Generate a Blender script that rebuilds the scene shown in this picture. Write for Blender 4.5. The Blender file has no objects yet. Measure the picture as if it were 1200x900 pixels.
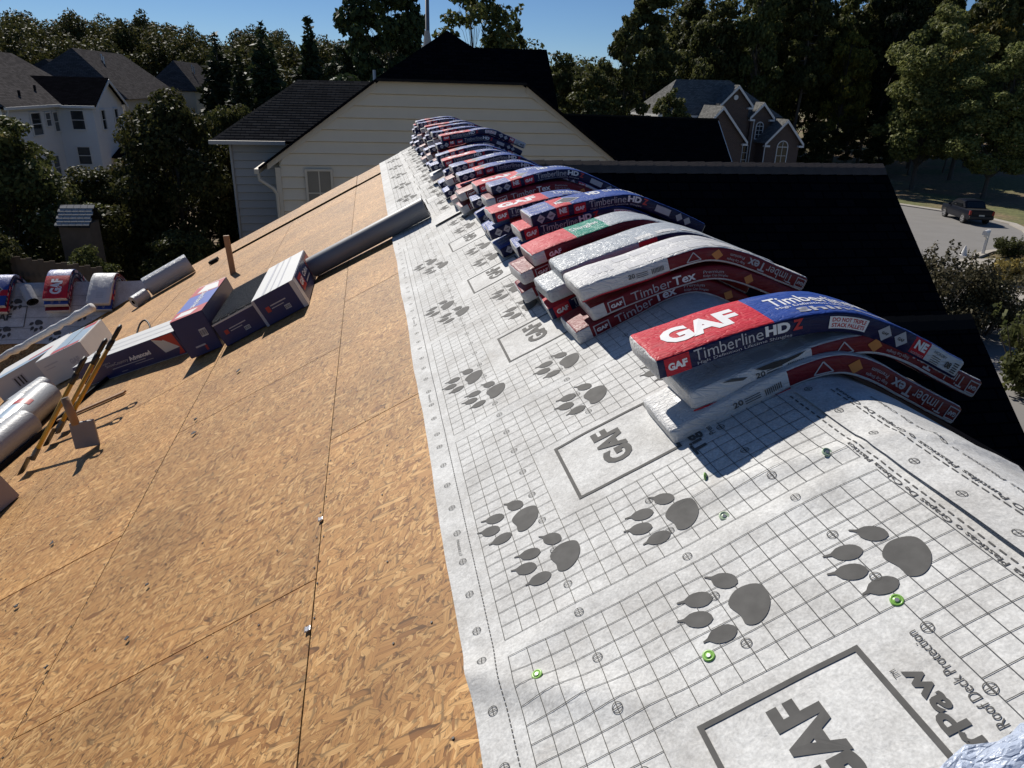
import bpy, bmesh, math, random
from mathutils import Vector, Matrix, noise
from math import sin, cos, pi, sqrt, radians

random.seed(7)
scene = bpy.context.scene
COL = scene.collection

# ------------------------------------------------------------------ camera
S = 0.524                       # pitch (rise over run) of the main roof
K = sqrt(1 + S * S)
cam_data = bpy.data.cameras.new('camera')
cam_data.sensor_width = 36.0
cam_data.lens = 842.67 / 1200.0 * 36.0
cam_data.clip_start = 0.05
cam_data.clip_end = 2000.0
cam = bpy.data.objects.new('camera', cam_data)
COL.objects.link(cam)
PITCH, YAW, ROLL = 0.3882, 0.1955, 0.0286
F = Vector((sin(YAW) * cos(PITCH), cos(YAW) * cos(PITCH), -sin(PITCH)))
R0 = Vector((cos(YAW), -sin(YAW), 0))
U0 = R0.cross(F)
RR = R0 * cos(ROLL) + U0 * sin(ROLL)
UU = -R0 * sin(ROLL) + U0 * cos(ROLL)
mw = Matrix((RR, UU, -F)).transposed().to_4x4()
mw.translation = Vector((-1.2630, 0.0, 0.7847))
cam.matrix_world = mw
scene.camera = cam

# ------------------------------------------------------------------ sky, sun, exposure
SUN_EL, SUN_AZ = radians(38.5), radians(-19.5)   # azimuth from +Y towards +X
world = bpy.data.worlds.new('World')
scene.world = world
world.use_nodes = True
wn = world.node_tree.nodes
wl = world.node_tree.links
wn.clear()
sky = wn.new('ShaderNodeTexSky')
sky.sky_type = 'NISHITA'
sky.sun_disc = False
sky.sun_elevation = SUN_EL
sky.sun_rotation = SUN_AZ
sky.altitude = 2500
sky.air_density = 1.0
sky.dust_density = 0.0
sky.ozone_density = 8.0
bg = wn.new('ShaderNodeBackground')
bg.inputs['Strength'].default_value = 0.062
wo = wn.new('ShaderNodeOutputWorld')
wl.new(sky.outputs[0], bg.inputs[0])
wl.new(bg.outputs[0], wo.inputs[0])

sd = bpy.data.lights.new('sun', 'SUN')
sd.energy = 5.0
sd.angle = radians(0.5)
sd.color = (1.0, 0.95, 0.87)
sun = bpy.data.objects.new('sun', sd)
COL.objects.link(sun)
to_sun = Vector((sin(SUN_AZ) * cos(SUN_EL), cos(SUN_AZ) * cos(SUN_EL), sin(SUN_EL)))
sun.rotation_euler = to_sun.to_track_quat('Z', 'Y').to_euler()
sun.location = to_sun * 60

scene.view_settings.view_transform = 'Standard'
scene.view_settings.look = 'None'
scene.view_settings.exposure = 0.12
scene.view_settings.gamma = 1.0
scene.view_settings.use_curve_mapping = False
scene.render.engine = 'CYCLES'
scene.cycles.max_bounces = 5
scene.cycles.diffuse_bounces = 2
scene.cycles.glossy_bounces = 2
scene.cycles.transmission_bounces = 2

# ------------------------------------------------------------------ material helpers
def new_mat(name):
    m = bpy.data.materials.new(name)
    m.use_nodes = True
    nt = m.node_tree
    b = nt.nodes.get('Principled BSDF')
    return m, nt.nodes, nt.links, b

def rgb(c):
    return (c[0], c[1], c[2], 1.0)

def add_bump(N, L, b, height, strength=0.3, dist=0.01):
    bu = N.new('ShaderNodeBump')
    bu.inputs['Strength'].default_value = strength
    bu.inputs['Distance'].default_value = dist
    L.new(height, bu.inputs['Height'])
    L.new(bu.outputs[0], b.inputs['Normal'])
    return bu

def mat_plain(name, c, rough=0.6, var=0.12, scale=6.0, bump=0.0, bscale=40.0, metal=0.0, spec=0.5, coat=0.0):
    m, N, L, b = new_mat(name)
    tc = N.new('ShaderNodeTexCoord')
    nz = N.new('ShaderNodeTexNoise')
    nz.inputs['Scale'].default_value = scale
    nz.inputs['Detail'].default_value = 6
    L.new(tc.outputs['Object'], nz.inputs['Vector'])
    mx = N.new('ShaderNodeMix'); mx.data_type = 'RGBA'
    mx.inputs[6].default_value = rgb([x * (1 - var) for x in c])
    mx.inputs[7].default_value = rgb([min(1, x * (1 + var)) for x in c])
    L.new(nz.outputs['Fac'], mx.inputs[0])
    L.new(mx.outputs[2], b.inputs['Base Color'])
    b.inputs['Roughness'].default_value = rough
    b.inputs['Metallic'].default_value = metal
    b.inputs['Specular IOR Level'].default_value = spec
    b.inputs['Coat Weight'].default_value = coat
    if bump:
        n2 = N.new('ShaderNodeTexNoise')
        n2.inputs['Scale'].default_value = bscale
        n2.inputs['Detail'].default_value = 4
        L.new(tc.outputs['Object'], n2.inputs['Vector'])
        add_bump(N, L, b, n2.outputs['Fac'], bump, 0.01)
    return m

def mat_film(name, c, rough=0.28, crinkle=0.5, spec=0.4):
    """printed plastic wrap, crumpled"""
    m, N, L, b = new_mat(name)
    tc = N.new('ShaderNodeTexCoord')
    mp = N.new('ShaderNodeMapping')
    mp.inputs['Scale'].default_value = (0.8, 3.0, 2.4)
    L.new(tc.outputs['Object'], mp.inputs['Vector'])
    oi = N.new('ShaderNodeObjectInfo')
    ad = N.new('ShaderNodeVectorMath'); ad.operation = 'ADD'
    sc = N.new('ShaderNodeMath'); sc.operation = 'MULTIPLY'; sc.inputs[1].default_value = 37.0
    L.new(oi.outputs['Random'], sc.inputs[0])
    L.new(mp.outputs[0], ad.inputs[0]); L.new(sc.outputs[0], ad.inputs[1])
    n1 = N.new('ShaderNodeTexNoise'); n1.inputs['Scale'].default_value = 9; n1.inputs['Detail'].default_value = 5
    n1.inputs['Distortion'].default_value = 2.5
    L.new(ad.outputs[0], n1.inputs['Vector'])
    v1 = N.new('ShaderNodeTexVoronoi'); v1.feature = 'DISTANCE_TO_EDGE'; v1.inputs['Scale'].default_value = 22
    L.new(ad.outputs[0], v1.inputs['Vector'])
    mr = N.new('ShaderNodeMath'); mr.operation = 'MINIMUM'; mr.inputs[1].default_value = 0.12
    L.new(v1.outputs['Distance'], mr.inputs[0])
    s2 = N.new('ShaderNodeMath'); s2.operation = 'MULTIPLY_ADD'; s2.inputs[1].default_value = 1.6
    L.new(mr.outputs[0], s2.inputs[0]); L.new(n1.outputs['Fac'], s2.inputs[2])
    add_bump(N, L, b, s2.outputs[0], crinkle, 0.012)
    b.inputs['Specular IOR Level'].default_value = spec
    # dusty scuffs
    n3 = N.new('ShaderNodeTexNoise'); n3.inputs['Scale'].default_value = 14; n3.inputs['Detail'].default_value = 8
    L.new(ad.outputs[0], n3.inputs['Vector'])
    rp = N.new('ShaderNodeValToRGB'); rp.color_ramp.elements[0].position = 0.55; rp.color_ramp.elements[1].position = 0.8
    L.new(n3.outputs['Fac'], rp.inputs[0])
    mx = N.new('ShaderNodeMix'); mx.data_type = 'RGBA'
    mx.inputs[6].default_value = rgb(c)
    mx.inputs[7].default_value = rgb([x * 0.75 + 0.06 for x in c])
    L.new(rp.outputs[0], mx.inputs[0])
    L.new(mx.outputs[2], b.inputs['Base Color'])
    rm = N.new('ShaderNodeMapRange'); rm.inputs[3].default_value = rough * 0.7; rm.inputs[4].default_value = rough * 1.6
    L.new(n3.outputs['Fac'], rm.inputs[0]); L.new(rm.outputs[0], b.inputs['Roughness'])
    return m

# ------------------------------------------------------------------ mesh helpers
class MB:
    def __init__(s):
        s.v = []; s.f = []; s.mi = []
    def add(s, verts, faces, mi=0):
        o = len(s.v)
        s.v.extend([tuple(x) for x in verts])
        s.f.extend([tuple(i + o for i in f) for f in faces])
        s.mi.extend([mi] * len(faces))
        return s
    def box(s, c, d, m=None, mi=0, bev=0.0):
        """box, centre c, full size d, optional matrix m (3x3 or 4x4 applied about c)"""
        x, y, z = d[0] / 2, d[1] / 2, d[2] / 2
        if bev <= 0:
            vs = [Vector((a * x, b_ * y, g * z)) for g in (-1, 1) for b_ in (-1, 1) for a in (-1, 1)]
            fs = [(0, 2, 3, 1), (4, 5, 7, 6), (0, 1, 5, 4), (2, 6, 7, 3), (0, 4, 6, 2), (1, 3, 7, 5)]
        else:
            bm = bmesh.new()
            bmesh.ops.create_cube(bm, size=1)
            bmesh.ops.scale(bm, vec=d, verts=bm.verts)
            bmesh.ops.bevel(bm, geom=bm.edges[:], offset=bev, segments=2, affect='EDGES', profile=0.5)
            bm.verts.index_update()
            vs = [v.co.copy() for v in bm.verts]; fs = [tuple(v.index for v in f.verts) for f in bm.faces]
            bm.free()
        if m is not None:
            mm = m.to_3x3()
            vs = [mm @ v for v in vs]
        c = Vector(c)
        return s.add([v + c for v in vs], fs, mi)
    def hexa(s, p, mi=0):
        """eight corners: bottom ring 0-3 (ccw from above), top ring 4-7"""
        return s.add(p, [(0, 3, 2, 1), (4, 5, 6, 7), (0, 1, 5, 4), (1, 2, 6, 5), (2, 3, 7, 6), (3, 0, 4, 7)], mi)
    def prism(s, poly, ext, mi=0):
        """planar polygon extruded by vector ext"""
        n = len(poly); e = Vector(ext)
        a = [Vector(p) for p in poly]; b_ = [p + e for p in a]
        fs = [tuple(range(n))[::-1], tuple(range(n, 2 * n))]
        fs += [(i, (i + 1) % n, n + (i + 1) % n, n + i) for i in range(n)]
        return s.add(a + b_, fs, mi)
    def tube(s, pts, rad, seg=12, mi=0, cap=True, capmi=None):
        pts = [Vector(p) for p in pts]
        if not hasattr(rad, '__len__'):
            rad = [rad] * len(pts)
        vs = []; fs = []
        up = None
        for i, p in enumerate(pts):
            t = (pts[min(i + 1, len(pts) - 1)] - pts[max(i - 1, 0)]).normalized()
            if up is None:
                up = Vector((0, 0, 1)) if abs(t.z) < 0.9 else Vector((1, 0, 0))
            a = t.cross(up)
            if a.length < 1e-5:
                a = t.cross(Vector((0, 1, 0)))
            a.normalize(); b_ = a.cross(t).normalized(); up = b_
            for j in range(seg):
                g = 2 * pi * j / seg
                vs.append(p + (a * cos(g) + b_ * sin(g)) * rad[i])
        for i in range(len(pts) - 1):
            for j in range(seg):
                k = (j + 1) % seg
                fs.append((i * seg + j, i * seg + k, (i + 1) * seg + k, (i + 1) * seg + j))
        s.add(vs, fs, mi)
        if cap:
            o = len(s.v) - len(vs)
            cm = mi if capmi is None else capmi
            s.f.append(tuple(o + j for j in range(seg))[::-1]); s.mi.append(cm)
            s.f.append(tuple(o + (len(pts) - 1) * seg + j for j in range(seg))); s.mi.append(cm)
        return s
    def split(s, name, mats, parent=None, inv=None, **kw):
        """one object per connected piece"""
        par = list(range(len(s.v)))
        def find(i):
            while par[i] != i:
                par[i] = par[par[i]]; i = par[i]
            return i
        for f in s.f:
            for i in f[1:]:
                par[find(i)] = find(f[0])
        grp = {}
        for fi, f in enumerate(s.f):
            grp.setdefault(find(f[0]), []).append(fi)
        out = []
        for fl in grp.values():
            idx = {}; b_ = MB()
            for fi in fl:
                for i in s.f[fi]:
                    if i not in idx:
                        idx[i] = len(b_.v); b_.v.append(s.v[i])
                b_.f.append(tuple(idx[i] for i in s.f[fi])); b_.mi.append(s.mi[fi])
            o = b_.build(name, mats, parent, **kw)
            if inv is not None:
                o.matrix_parent_inverse = inv
            out.append(o)
        return out
    def build(s, name, mats, parent=None, smooth=False, auto=None):
        me = bpy.data.meshes.new(name)
        me.from_pydata(s.v, [], s.f)
        if not isinstance(mats, (list, tuple)):
            mats = [mats]
        for m in mats:
            me.materials.append(m)
        me.polygons.foreach_set('material_index', s.mi)
        if smooth:
            me.polygons.foreach_set('use_smooth', [True] * len(me.polygons))
        me.update()
        if auto is not None:
            bm = bmesh.new(); bm.from_mesh(me)
            for e in bm.edges:
                if len(e.link_faces) == 2 and e.calc_face_angle(0) > auto:
                    e.smooth = False
            bm.to_mesh(me); bm.free()
        o = bpy.data.objects.new(name, me)
        COL.objects.link(o)
        if parent is not None:
            o.parent = parent
        return o

def tag(o, label, cat, group=None):
    o['label'] = label; o['category'] = cat
    if group:
        o['group'] = group
    return o

def struct(o, kind='structure'):
    o['kind'] = kind
    return o

def empty(name, loc, label=None, cat=None, group=None, rot=(0, 0, 0)):
    o = bpy.data.objects.new(name, None)
    o.empty_display_size = 0.2
    COL.objects.link(o)
    o.location = loc; o.rotation_euler = rot
    if label:
        tag(o, label, cat, group)
    return o

def copy_tree(o, parent=None):
    c = o.copy()
    COL.objects.link(c)
    c.parent = parent
    for ch in list(o.children):
        copy_tree(ch, c)
    return c

def link_mesh(name, me, parent=None, loc=None):
    o = bpy.data.objects.new(name, me)
    COL.objects.link(o)
    o.parent = parent
    if loc is not None:
        o.location = loc
    return o

_tc = {}
def text_geo(body, bold=0.0):
    """flat text as (verts2d, faces), cap height about 1, starting at x=0; cached"""
    key = (body, bold)
    if key in _tc:
        return _tc[key]
    cu = bpy.data.curves.new('lettering', 'FONT')
    cu.body = body
    cu.size = 1.0
    cu.offset = bold
    cu.resolution_u = 3
    ob = bpy.data.objects.new('lettering', cu)
    COL.objects.link(ob)
    dg = bpy.context.evaluated_depsgraph_get()
    me = ob.evaluated_get(dg).to_mesh()
    vs = [(v.co.x, v.co.y) for v in me.vertices]
    fs = [tuple(p.vertices) for p in me.polygons]
    ob.evaluated_get(dg).to_mesh_clear()
    COL.objects.unlink(ob)
    bpy.data.objects.remove(ob); bpy.data.curves.remove(cu)
    x0 = min(v[0] for v in vs); x1 = max(v[0] for v in vs)
    y0 = min(v[1] for v in vs); y1 = max(v[1] for v in vs)
    _tc[key] = (vs, fs, (x0, x1, y0, y1))
    return _tc[key]

def fit_text(body, x0, y0, w, h, bold=0.0, flip=False):
    """text scaled to fill the rectangle x0,y0,w,h"""
    vs, fs, (a, b_, c, d) = text_geo(body, bold)
    out = []
    for x, y in vs:
        X = (x - a) / (b_ - a); Y = (y - c) / (d - c)
        if flip:
            X, Y = 1 - X, 1 - Y
        out.append((x0 + X * w, y0 + Y * h))
    return out, fs

# ------------------------------------------------------------------ roof coordinates
def P(u, v, off=0.0):
    """u metres down the left slope from the ridge, v metres along the ridge, off metres above the deck"""
    return Vector((-u / K - off * S / K, v, -u * S / K + off / K))
ROOF_N = Vector((-S, 0, 1)) / K
ROOF_D = Vector((-1, 0, -S)) / K      # down the slope
ROOF_M = Matrix((-ROOF_D, Vector((0, 1, 0)), ROOF_N)).transposed()   # local x up the slope, y along ridge, z normal

def ridge_z(x):
    return 0.0445 - S * sqrt((x - 0.085) ** 2 + 0.11 ** 2)
# ================================================================== materials
def make_osb():
    m, N, L, b = new_mat('osb_board')
    tc = N.new('ShaderNodeTexCoord')
    oi = N.new('ShaderNodeObjectInfo')
    mul = N.new('ShaderNodeMath'); mul.operation = 'MULTIPLY'; mul.inputs[1].default_value = 53.0
    L.new(oi.outputs['Random'], mul.inputs[0])
    ad = N.new('ShaderNodeVectorMath'); ad.operation = 'ADD'
    L.new(tc.outputs['Object'], ad.inputs[0]); L.new(mul.outputs[0], ad.inputs[1])
    # slight warp so strand edges are not ruler straight
    wz = N.new('ShaderNodeTexNoise'); wz.inputs['Scale'].default_value = 25; wz.inputs['Detail'].default_value = 3
    L.new(ad.outputs[0], wz.inputs['Vector'])
    ws = N.new('ShaderNodeVectorMath'); ws.operation = 'MULTIPLY_ADD'
    ws.inputs[1].default_value = (0.012, 0.012, 0.0)
    L.new(wz.outputs['Color'], ws.inputs[0]); L.new(ad.outputs[0], ws.inputs[2])
    ramp_cols = [(0.225, 0.098, 0.028), (0.385, 0.188, 0.060), (0.475, 0.256, 0.088), (0.61, 0.365, 0.148)]
    prev = None; prevh = None
    layers = [(0.35, 14.5, 47, 1.0), (-0.85, 16, 54, 0.60), (1.25, 13, 51, 0.56), (2.2, 21, 72, 0.5), (0.75, 18, 62, 0.45), (1.75, 12.5, 42, 0.38), (-1.3, 26, 94, 0.36), (2.75, 31, 108, 0.30), (0.15, 14, 46, 0.12)]
    for i, (ang, sx, sy, cover) in enumerate(layers):
        mp = N.new('ShaderNodeMapping')
        mp.inputs['Rotation'].default_value = (0, 0, ang)
        mp.inputs['Location'].default_value = (i * 3.7, i * 1.9, 0)
        L.new(ws.outputs[0], mp.inputs['Vector'])
        sc = N.new('ShaderNodeVectorMath'); sc.operation = 'MULTIPLY'
        sc.inputs[1].default_value = (sx, sy, 0)
        L.new(mp.outputs[0], sc.inputs[0])
        vo = N.new('ShaderNodeTexVoronoi'); vo.voronoi_dimensions = '2D'; vo.inputs['Scale'].default_value = 1.0
        L.new(sc.outputs[0], vo.inputs['Vector'])
        sp = N.new('ShaderNodeSeparateColor')
        L.new(vo.outputs['Color'], sp.inputs[0])
        rp = N.new('ShaderNodeValToRGB')
        cr = rp.color_ramp
        cr.elements[0].position = 0.0; cr.elements[0].color = rgb(ramp_cols[0])
        cr.elements[1].position = 1.0; cr.elements[1].color = rgb(ramp_cols[3])
        e = cr.elements.new(0.16); e.color = rgb(ramp_cols[1])
        e = cr.elements.new(0.7); e.color = rgb(ramp_cols[2])
        L.new(sp.outputs[0], rp.inputs[0])
        # wood grain along the strand
        gs = N.new('ShaderNodeVectorMath'); gs.operation = 'MULTIPLY'; gs.inputs[1].default_value = (8, 420, 0)
        L.new(mp.outputs[0], gs.inputs[0])
        gn = N.new('ShaderNodeTexNoise'); gn.inputs['Scale'].default_value = 1.0; gn.inputs['Detail'].default_value = 2
        L.new(gs.outputs[0], gn.inputs['Vector'])
        gm = N.new('ShaderNodeMapRange'); gm.inputs[1].default_value = 0.3; gm.inputs[2].default_value = 0.7
        gm.inputs[3].default_value = 0.72; gm.inputs[4].default_value = 1.22
        L.new(gn.outputs['Fac'], gm.inputs[0])
        mc = N.new('ShaderNodeVectorMath'); mc.operation = 'SCALE'
        L.new(rp.outputs[0], mc.inputs[0]); L.new(gm.outputs[0], mc.inputs['Scale'])
        # dark thin gaps at strand edges
        em = N.new('ShaderNodeMapRange'); em.inputs[1].default_value = 0.54; em.inputs[2].default_value = 0.70
        em.inputs[3].default_value = 1.0; em.inputs[4].default_value = 0.50
        L.new(vo.outputs['Distance'], em.inputs[0])
        me_ = N.new('ShaderNodeVectorMath'); me_.operation = 'SCALE'
        L.new(mc.outputs[0], me_.inputs[0]); L.new(em.outputs[0], me_.inputs['Scale'])
        mc = me_
        if prev is None:
            prev = mc.outputs[0]; prevh = sp.outputs[2]
        else:
            lt = N.new('ShaderNodeMath'); lt.operation = 'LESS_THAN'; lt.inputs[1].default_value = cover
            L.new(sp.outputs[1], lt.inputs[0])
            mx = N.new('ShaderNodeMix'); mx.data_type = 'RGBA'
            L.new(lt.outputs[0], mx.inputs[0]); L.new(prev, mx.inputs[6]); L.new(mc.outputs[0], mx.inputs[7])
            prev = mx.outputs[2]
            hm = N.new('ShaderNodeMix'); hm.data_type = 'FLOAT'
            L.new(lt.outputs[0], hm.inputs[0]); L.new(prevh, hm.inputs[2]); L.new(sp.outputs[2], hm.inputs[3])
            prevh = hm.outputs[0]
    # broad tone
    bn = N.new('ShaderNodeTexNoise'); bn.inputs['Scale'].default_value = 1.6; bn.inputs['Detail'].default_value = 4
    L.new(ad.outputs[0], bn.inputs['Vector'])
    bm_ = N.new('ShaderNodeMapRange'); bm_.inputs[1].default_value = 0.3; bm_.inputs[2].default_value = 0.7
    bm_.inputs[3].default_value = 0.78; bm_.inputs[4].default_value = 1.14
    L.new(bn.outputs['Fac'], bm_.inputs[0])
    fin = N.new('ShaderNodeVectorMath'); fin.operation = 'SCALE'
    pv = N.new('ShaderNodeMapRange'); pv.inputs[3].default_value = 0.90; pv.inputs[4].default_value = 1.09
    L.new(oi.outputs['Random'], pv.inputs[0])
    pm_ = N.new('ShaderNodeMath'); pm_.operation = 'MULTIPLY'
    L.new(pv.outputs[0], pm_.inputs[0]); L.new(bm_.outputs[0], pm_.inputs[1])
    L.new(prev, fin.inputs[0]); L.new(pm_.outputs[0], fin.inputs['Scale'])
    L.new(fin.outputs[0], b.inputs['Base Color'])
    b.inputs['Roughness'].default_value = 0.62
    b.inputs['Specular IOR Level'].default_value = 0.3
    add_bump(N, L, b, prevh, 0.8, 0.004)
    return m

def make_paper():
    m, N, L, b = new_mat('underlayment_fabric')
    tc = N.new('ShaderNodeTexCoord')
    n1 = N.new('ShaderNodeTexNoise'); n1.inputs['Scale'].default_value = 5; n1.inputs['Detail'].default_value = 9; n1.inputs['Roughness'].default_value = 0.65
    n2 = N.new('ShaderNodeTexNoise'); n2.inputs['Scale'].default_value = 160; n2.inputs['Detail'].default_value = 3
    n4 = N.new('ShaderNodeTexNoise'); n4.inputs['Scale'].default_value = 45; n4.inputs['Detail'].default_value = 6; n4.inputs['Roughness'].default_value = 0.75
    for n in (n1, n2, n4):
        L.new(tc.outputs['Object'], n.inputs['Vector'])
    r1 = N.new('ShaderNodeValToRGB')
    r1.color_ramp.elements[0].position = 0.3; r1.color_ramp.elements[0].color = rgb((0.50, 0.49, 0.47))
    r1.color_ramp.elements[1].position = 0.62; r1.color_ramp.elements[1].color = rgb((0.70, 0.70, 0.685))
    L.new(n1.outputs['Fac'], r1.inputs[0])
    r2 = N.new('ShaderNodeMapRange'); r2.inputs[1].default_value = 0.3; r2.inputs[2].default_value = 0.7; r2.inputs[3].default_value = 0.84; r2.inputs[4].default_value = 1.08
    L.new(n2.outputs['Fac'], r2.inputs[0])
    r4 = N.new('ShaderNodeMapRange'); r4.inputs[1].default_value = 0.3; r4.inputs[2].default_value = 0.6; r4.inputs[3].default_value = 0.80; r4.inputs[4].default_value = 1.03
    L.new(n4.outputs['Fac'], r4.inputs[0])
    mm = N.new('ShaderNodeMath'); mm.operation = 'MULTIPLY'
    L.new(r2.outputs[0], mm.inputs[0]); L.new(r4.outputs[0], mm.inputs[1])
    sc = N.new('ShaderNodeVectorMath'); sc.operation = 'SCALE'
    L.new(r1.outputs[0], sc.inputs[0]); L.new(mm.outputs[0], sc.inputs['Scale'])
    # brown boot scuffs
    n5 = N.new('ShaderNodeTexNoise'); n5.inputs['Scale'].default_value = 2.3; n5.inputs['Detail'].default_value = 10; n5.inputs['Roughness'].default_value = 0.8
    L.new(tc.outputs['Object'], n5.inputs['Vector'])
    r5 = N.new('ShaderNodeMapRange'); r5.inputs[1].default_value = 0.56; r5.inputs[2].default_value = 0.72; r5.inputs[3].default_value = 0.0; r5.inputs[4].default_value = 0.35
    L.new(n5.outputs['Fac'], r5.inputs[0])
    mx = N.new('ShaderNodeMix'); mx.data_type = 'RGBA'
    mx.inputs[7].default_value = rgb((0.36, 0.31, 0.25))
    L.new(r5.outputs[0], mx.inputs[0]); L.new(sc.outputs[0], mx.inputs[6])
    L.new(mx.outputs[2], b.inputs['Base Color'])
    b.inputs['Roughness'].default_value = 0.75
    b.inputs['Specular IOR Level'].default_value = 0.25
    n6 = N.new('ShaderNodeTexNoise'); n6.inputs['Scale'].default_value = 26; n6.inputs['Detail'].default_value = 6; n6.inputs['Distortion'].default_value = 1.2
    L.new(tc.outputs['Object'], n6.inputs['Vector'])
    add_bump(N, L, b, n6.outputs['Fac'], 0.35, 0.006)
    return m

def make_shingle(name, c, course=0.145, c2=None):
    m, N, L, b = new_mat(name)
    tc = N.new('ShaderNodeTexCoord')
    br = N.new('ShaderNodeTexBrick')
    br.inputs['Scale'].default_value = 1.0
    br.inputs['Brick Width'].default_value = 0.31
    br.inputs['Row Height'].default_value = course
    br.inputs['Mortar Size'].default_value = 0.012
    br.inputs['Color1'].default_value = rgb([x * 1.25 for x in c])
    br.inputs['Color2'].default_value = rgb([x * 0.75 for x in c])
    br.inputs['Mortar'].default_value = rgb([x * 0.4 for x in c])
    L.new(tc.outputs['UV'], br.inputs['Vector'])
    nz = N.new('ShaderNodeTexNoise'); nz.inputs['Scale'].default_value = 90; nz.inputs['Detail'].default_value = 2
    L.new(tc.outputs['UV'], nz.inputs['Vector'])
    mr = N.new('ShaderNodeMapRange'); mr.inputs[1].default_value = 0.3; mr.inputs[2].default_value = 0.7; mr.inputs[3].default_value = 0.7; mr.inputs[4].default_value = 1.3
    L.new(nz.outputs['Fac'], mr.inputs[0])
    sc = N.new('ShaderNodeVectorMath'); sc.operation = 'SCALE'
    L.new(br.outputs['Color'], sc.inputs[0]); L.new(mr.outputs[0], sc.inputs['Scale'])
    L.new(sc.outputs[0], b.inputs['Base Color'])
    b.inputs['Roughness'].default_value = 0.9
    b.inputs['Specular IOR Level'].default_value = 0.0
    add_bump(N, L, b, br.outputs['Fac'], -0.4, 0.02)
    return m

def make_brick():
    m, N, L, b = new_mat('red_brick')
    tc = N.new('ShaderNodeTexCoord')
    br = N.new('ShaderNodeTexBrick')
    br.inputs['Scale'].default_value = 1.0
    br.inputs['Brick Width'].default_value = 0.21
    br.inputs['Row Height'].default_value = 0.075
    br.inputs['Mortar Size'].default_value = 0.010
    br.inputs['Color1'].default_value = rgb((0.10, 0.052, 0.038))
    br.inputs['Color2'].default_value = rgb((0.07, 0.038, 0.03))
    br.inputs['Mortar'].default_value = rgb((0.16, 0.14, 0.12))
    L.new(tc.outputs['UV'], br.inputs['Vector'])
    L.new(br.outputs['Color'], b.inputs['Base Color'])
    b.inputs['Roughness'].default_value = 0.9
    return m

def make_leaf(name, c1, c2, c3=None, trans=0.3):
    m, N, L, b = new_mat(name)
    ge = N.new('ShaderNodeNewGeometry')
    rp = N.new('ShaderNodeValToRGB')
    rp.color_ramp.elements[0].color = rgb(c1); rp.color_ramp.elements[1].color = rgb(c2)
    if c3:
        rp.color_ramp.elements[1].position = 0.9
        e = rp.color_ramp.elements.new(1.0); e.color = rgb(c3)
    L.new(ge.outputs['Random Per Island'], rp.inputs[0])
    oi = N.new('ShaderNodeObjectInfo')
    hs = N.new('ShaderNodeHueSaturation')
    mr = N.new('ShaderNodeMapRange'); mr.inputs[3].default_value = 0.72; mr.inputs[4].default_value = 1.3
    L.new(oi.outputs['Random'], mr.inputs[0]); L.new(mr.outputs[0], hs.inputs['Value'])
    mh = N.new('ShaderNodeMapRange'); mh.inputs[3].default_value = 0.485; mh.inputs[4].default_value = 0.51
    L.new(oi.outputs['Random'], mh.inputs[0]); L.new(mh.outputs[0], hs.inputs['Hue'])
    L.new(rp.outputs[0], hs.inputs['Color'])
    L.new(hs.outputs[0], b.inputs['Base Color'])
    b.inputs['Roughness'].default_value = 0.62
    b.inputs['Specular IOR Level'].default_value = 0.16
    tr = N.new('ShaderNodeBsdfTranslucent')
    L.new(hs.outputs[0], tr.inputs['Color'])
    mx = N.new('ShaderNodeMixShader'); mx.inputs[0].default_value = trans
    L.new(b.outputs[0], mx.inputs[1]); L.new(tr.outputs[0], mx.inputs[2])
    L.new(mx.outputs[0], N['Material Output'].inputs['Surface'])
    return m

def make_ground():
    m, N, L, b = new_mat('lawn_ground')
    tc = N.new('ShaderNodeTexCoord')
    n1 = N.new('ShaderNodeTexNoise'); n1.inputs['Scale'].default_value = 0.12; n1.inputs['Detail'].default_value = 8
    n2 = N.new('ShaderNodeTexNoise'); n2.inputs['Scale'].default_value = 3.0; n2.inputs['Detail'].default_value = 8
    L.new(tc.outputs['Object'], n1.inputs['Vector']); L.new(tc.outputs['Object'], n2.inputs['Vector'])
    r1 = N.new('ShaderNodeValToRGB')
    r1.color_ramp.elements[0].position = 0.42; r1.color_ramp.elements[0].color = rgb((0.12, 0.125, 0.04))
    r1.color_ramp.elements[1].position = 0.60; r1.color_ramp.elements[1].color = rgb((0.20, 0.135, 0.075))
    L.new(n1.outputs['Fac'], r1.inputs[0])
    mr = N.new('ShaderNodeMapRange'); mr.inputs[1].default_value = 0.3; mr.inputs[2].default_value = 0.7; mr.inputs[3].default_value = 0.6; mr.inputs[4].default_value = 1.35
    L.new(n2.outputs['Fac'], mr.inputs[0])
    sc = N.new('ShaderNodeVectorMath'); sc.operation = 'SCALE'
    L.new(r1.outputs[0], sc.inputs[0]); L.new(mr.outputs[0], sc.inputs['Scale'])
    L.new(sc.outputs[0], b.inputs['Base Color'])
    b.inputs['Roughness'].default_value = 0.95
    add_bump(N, L, b, n2.outputs['Fac'], 0.8, 0.1)
    return m

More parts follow.
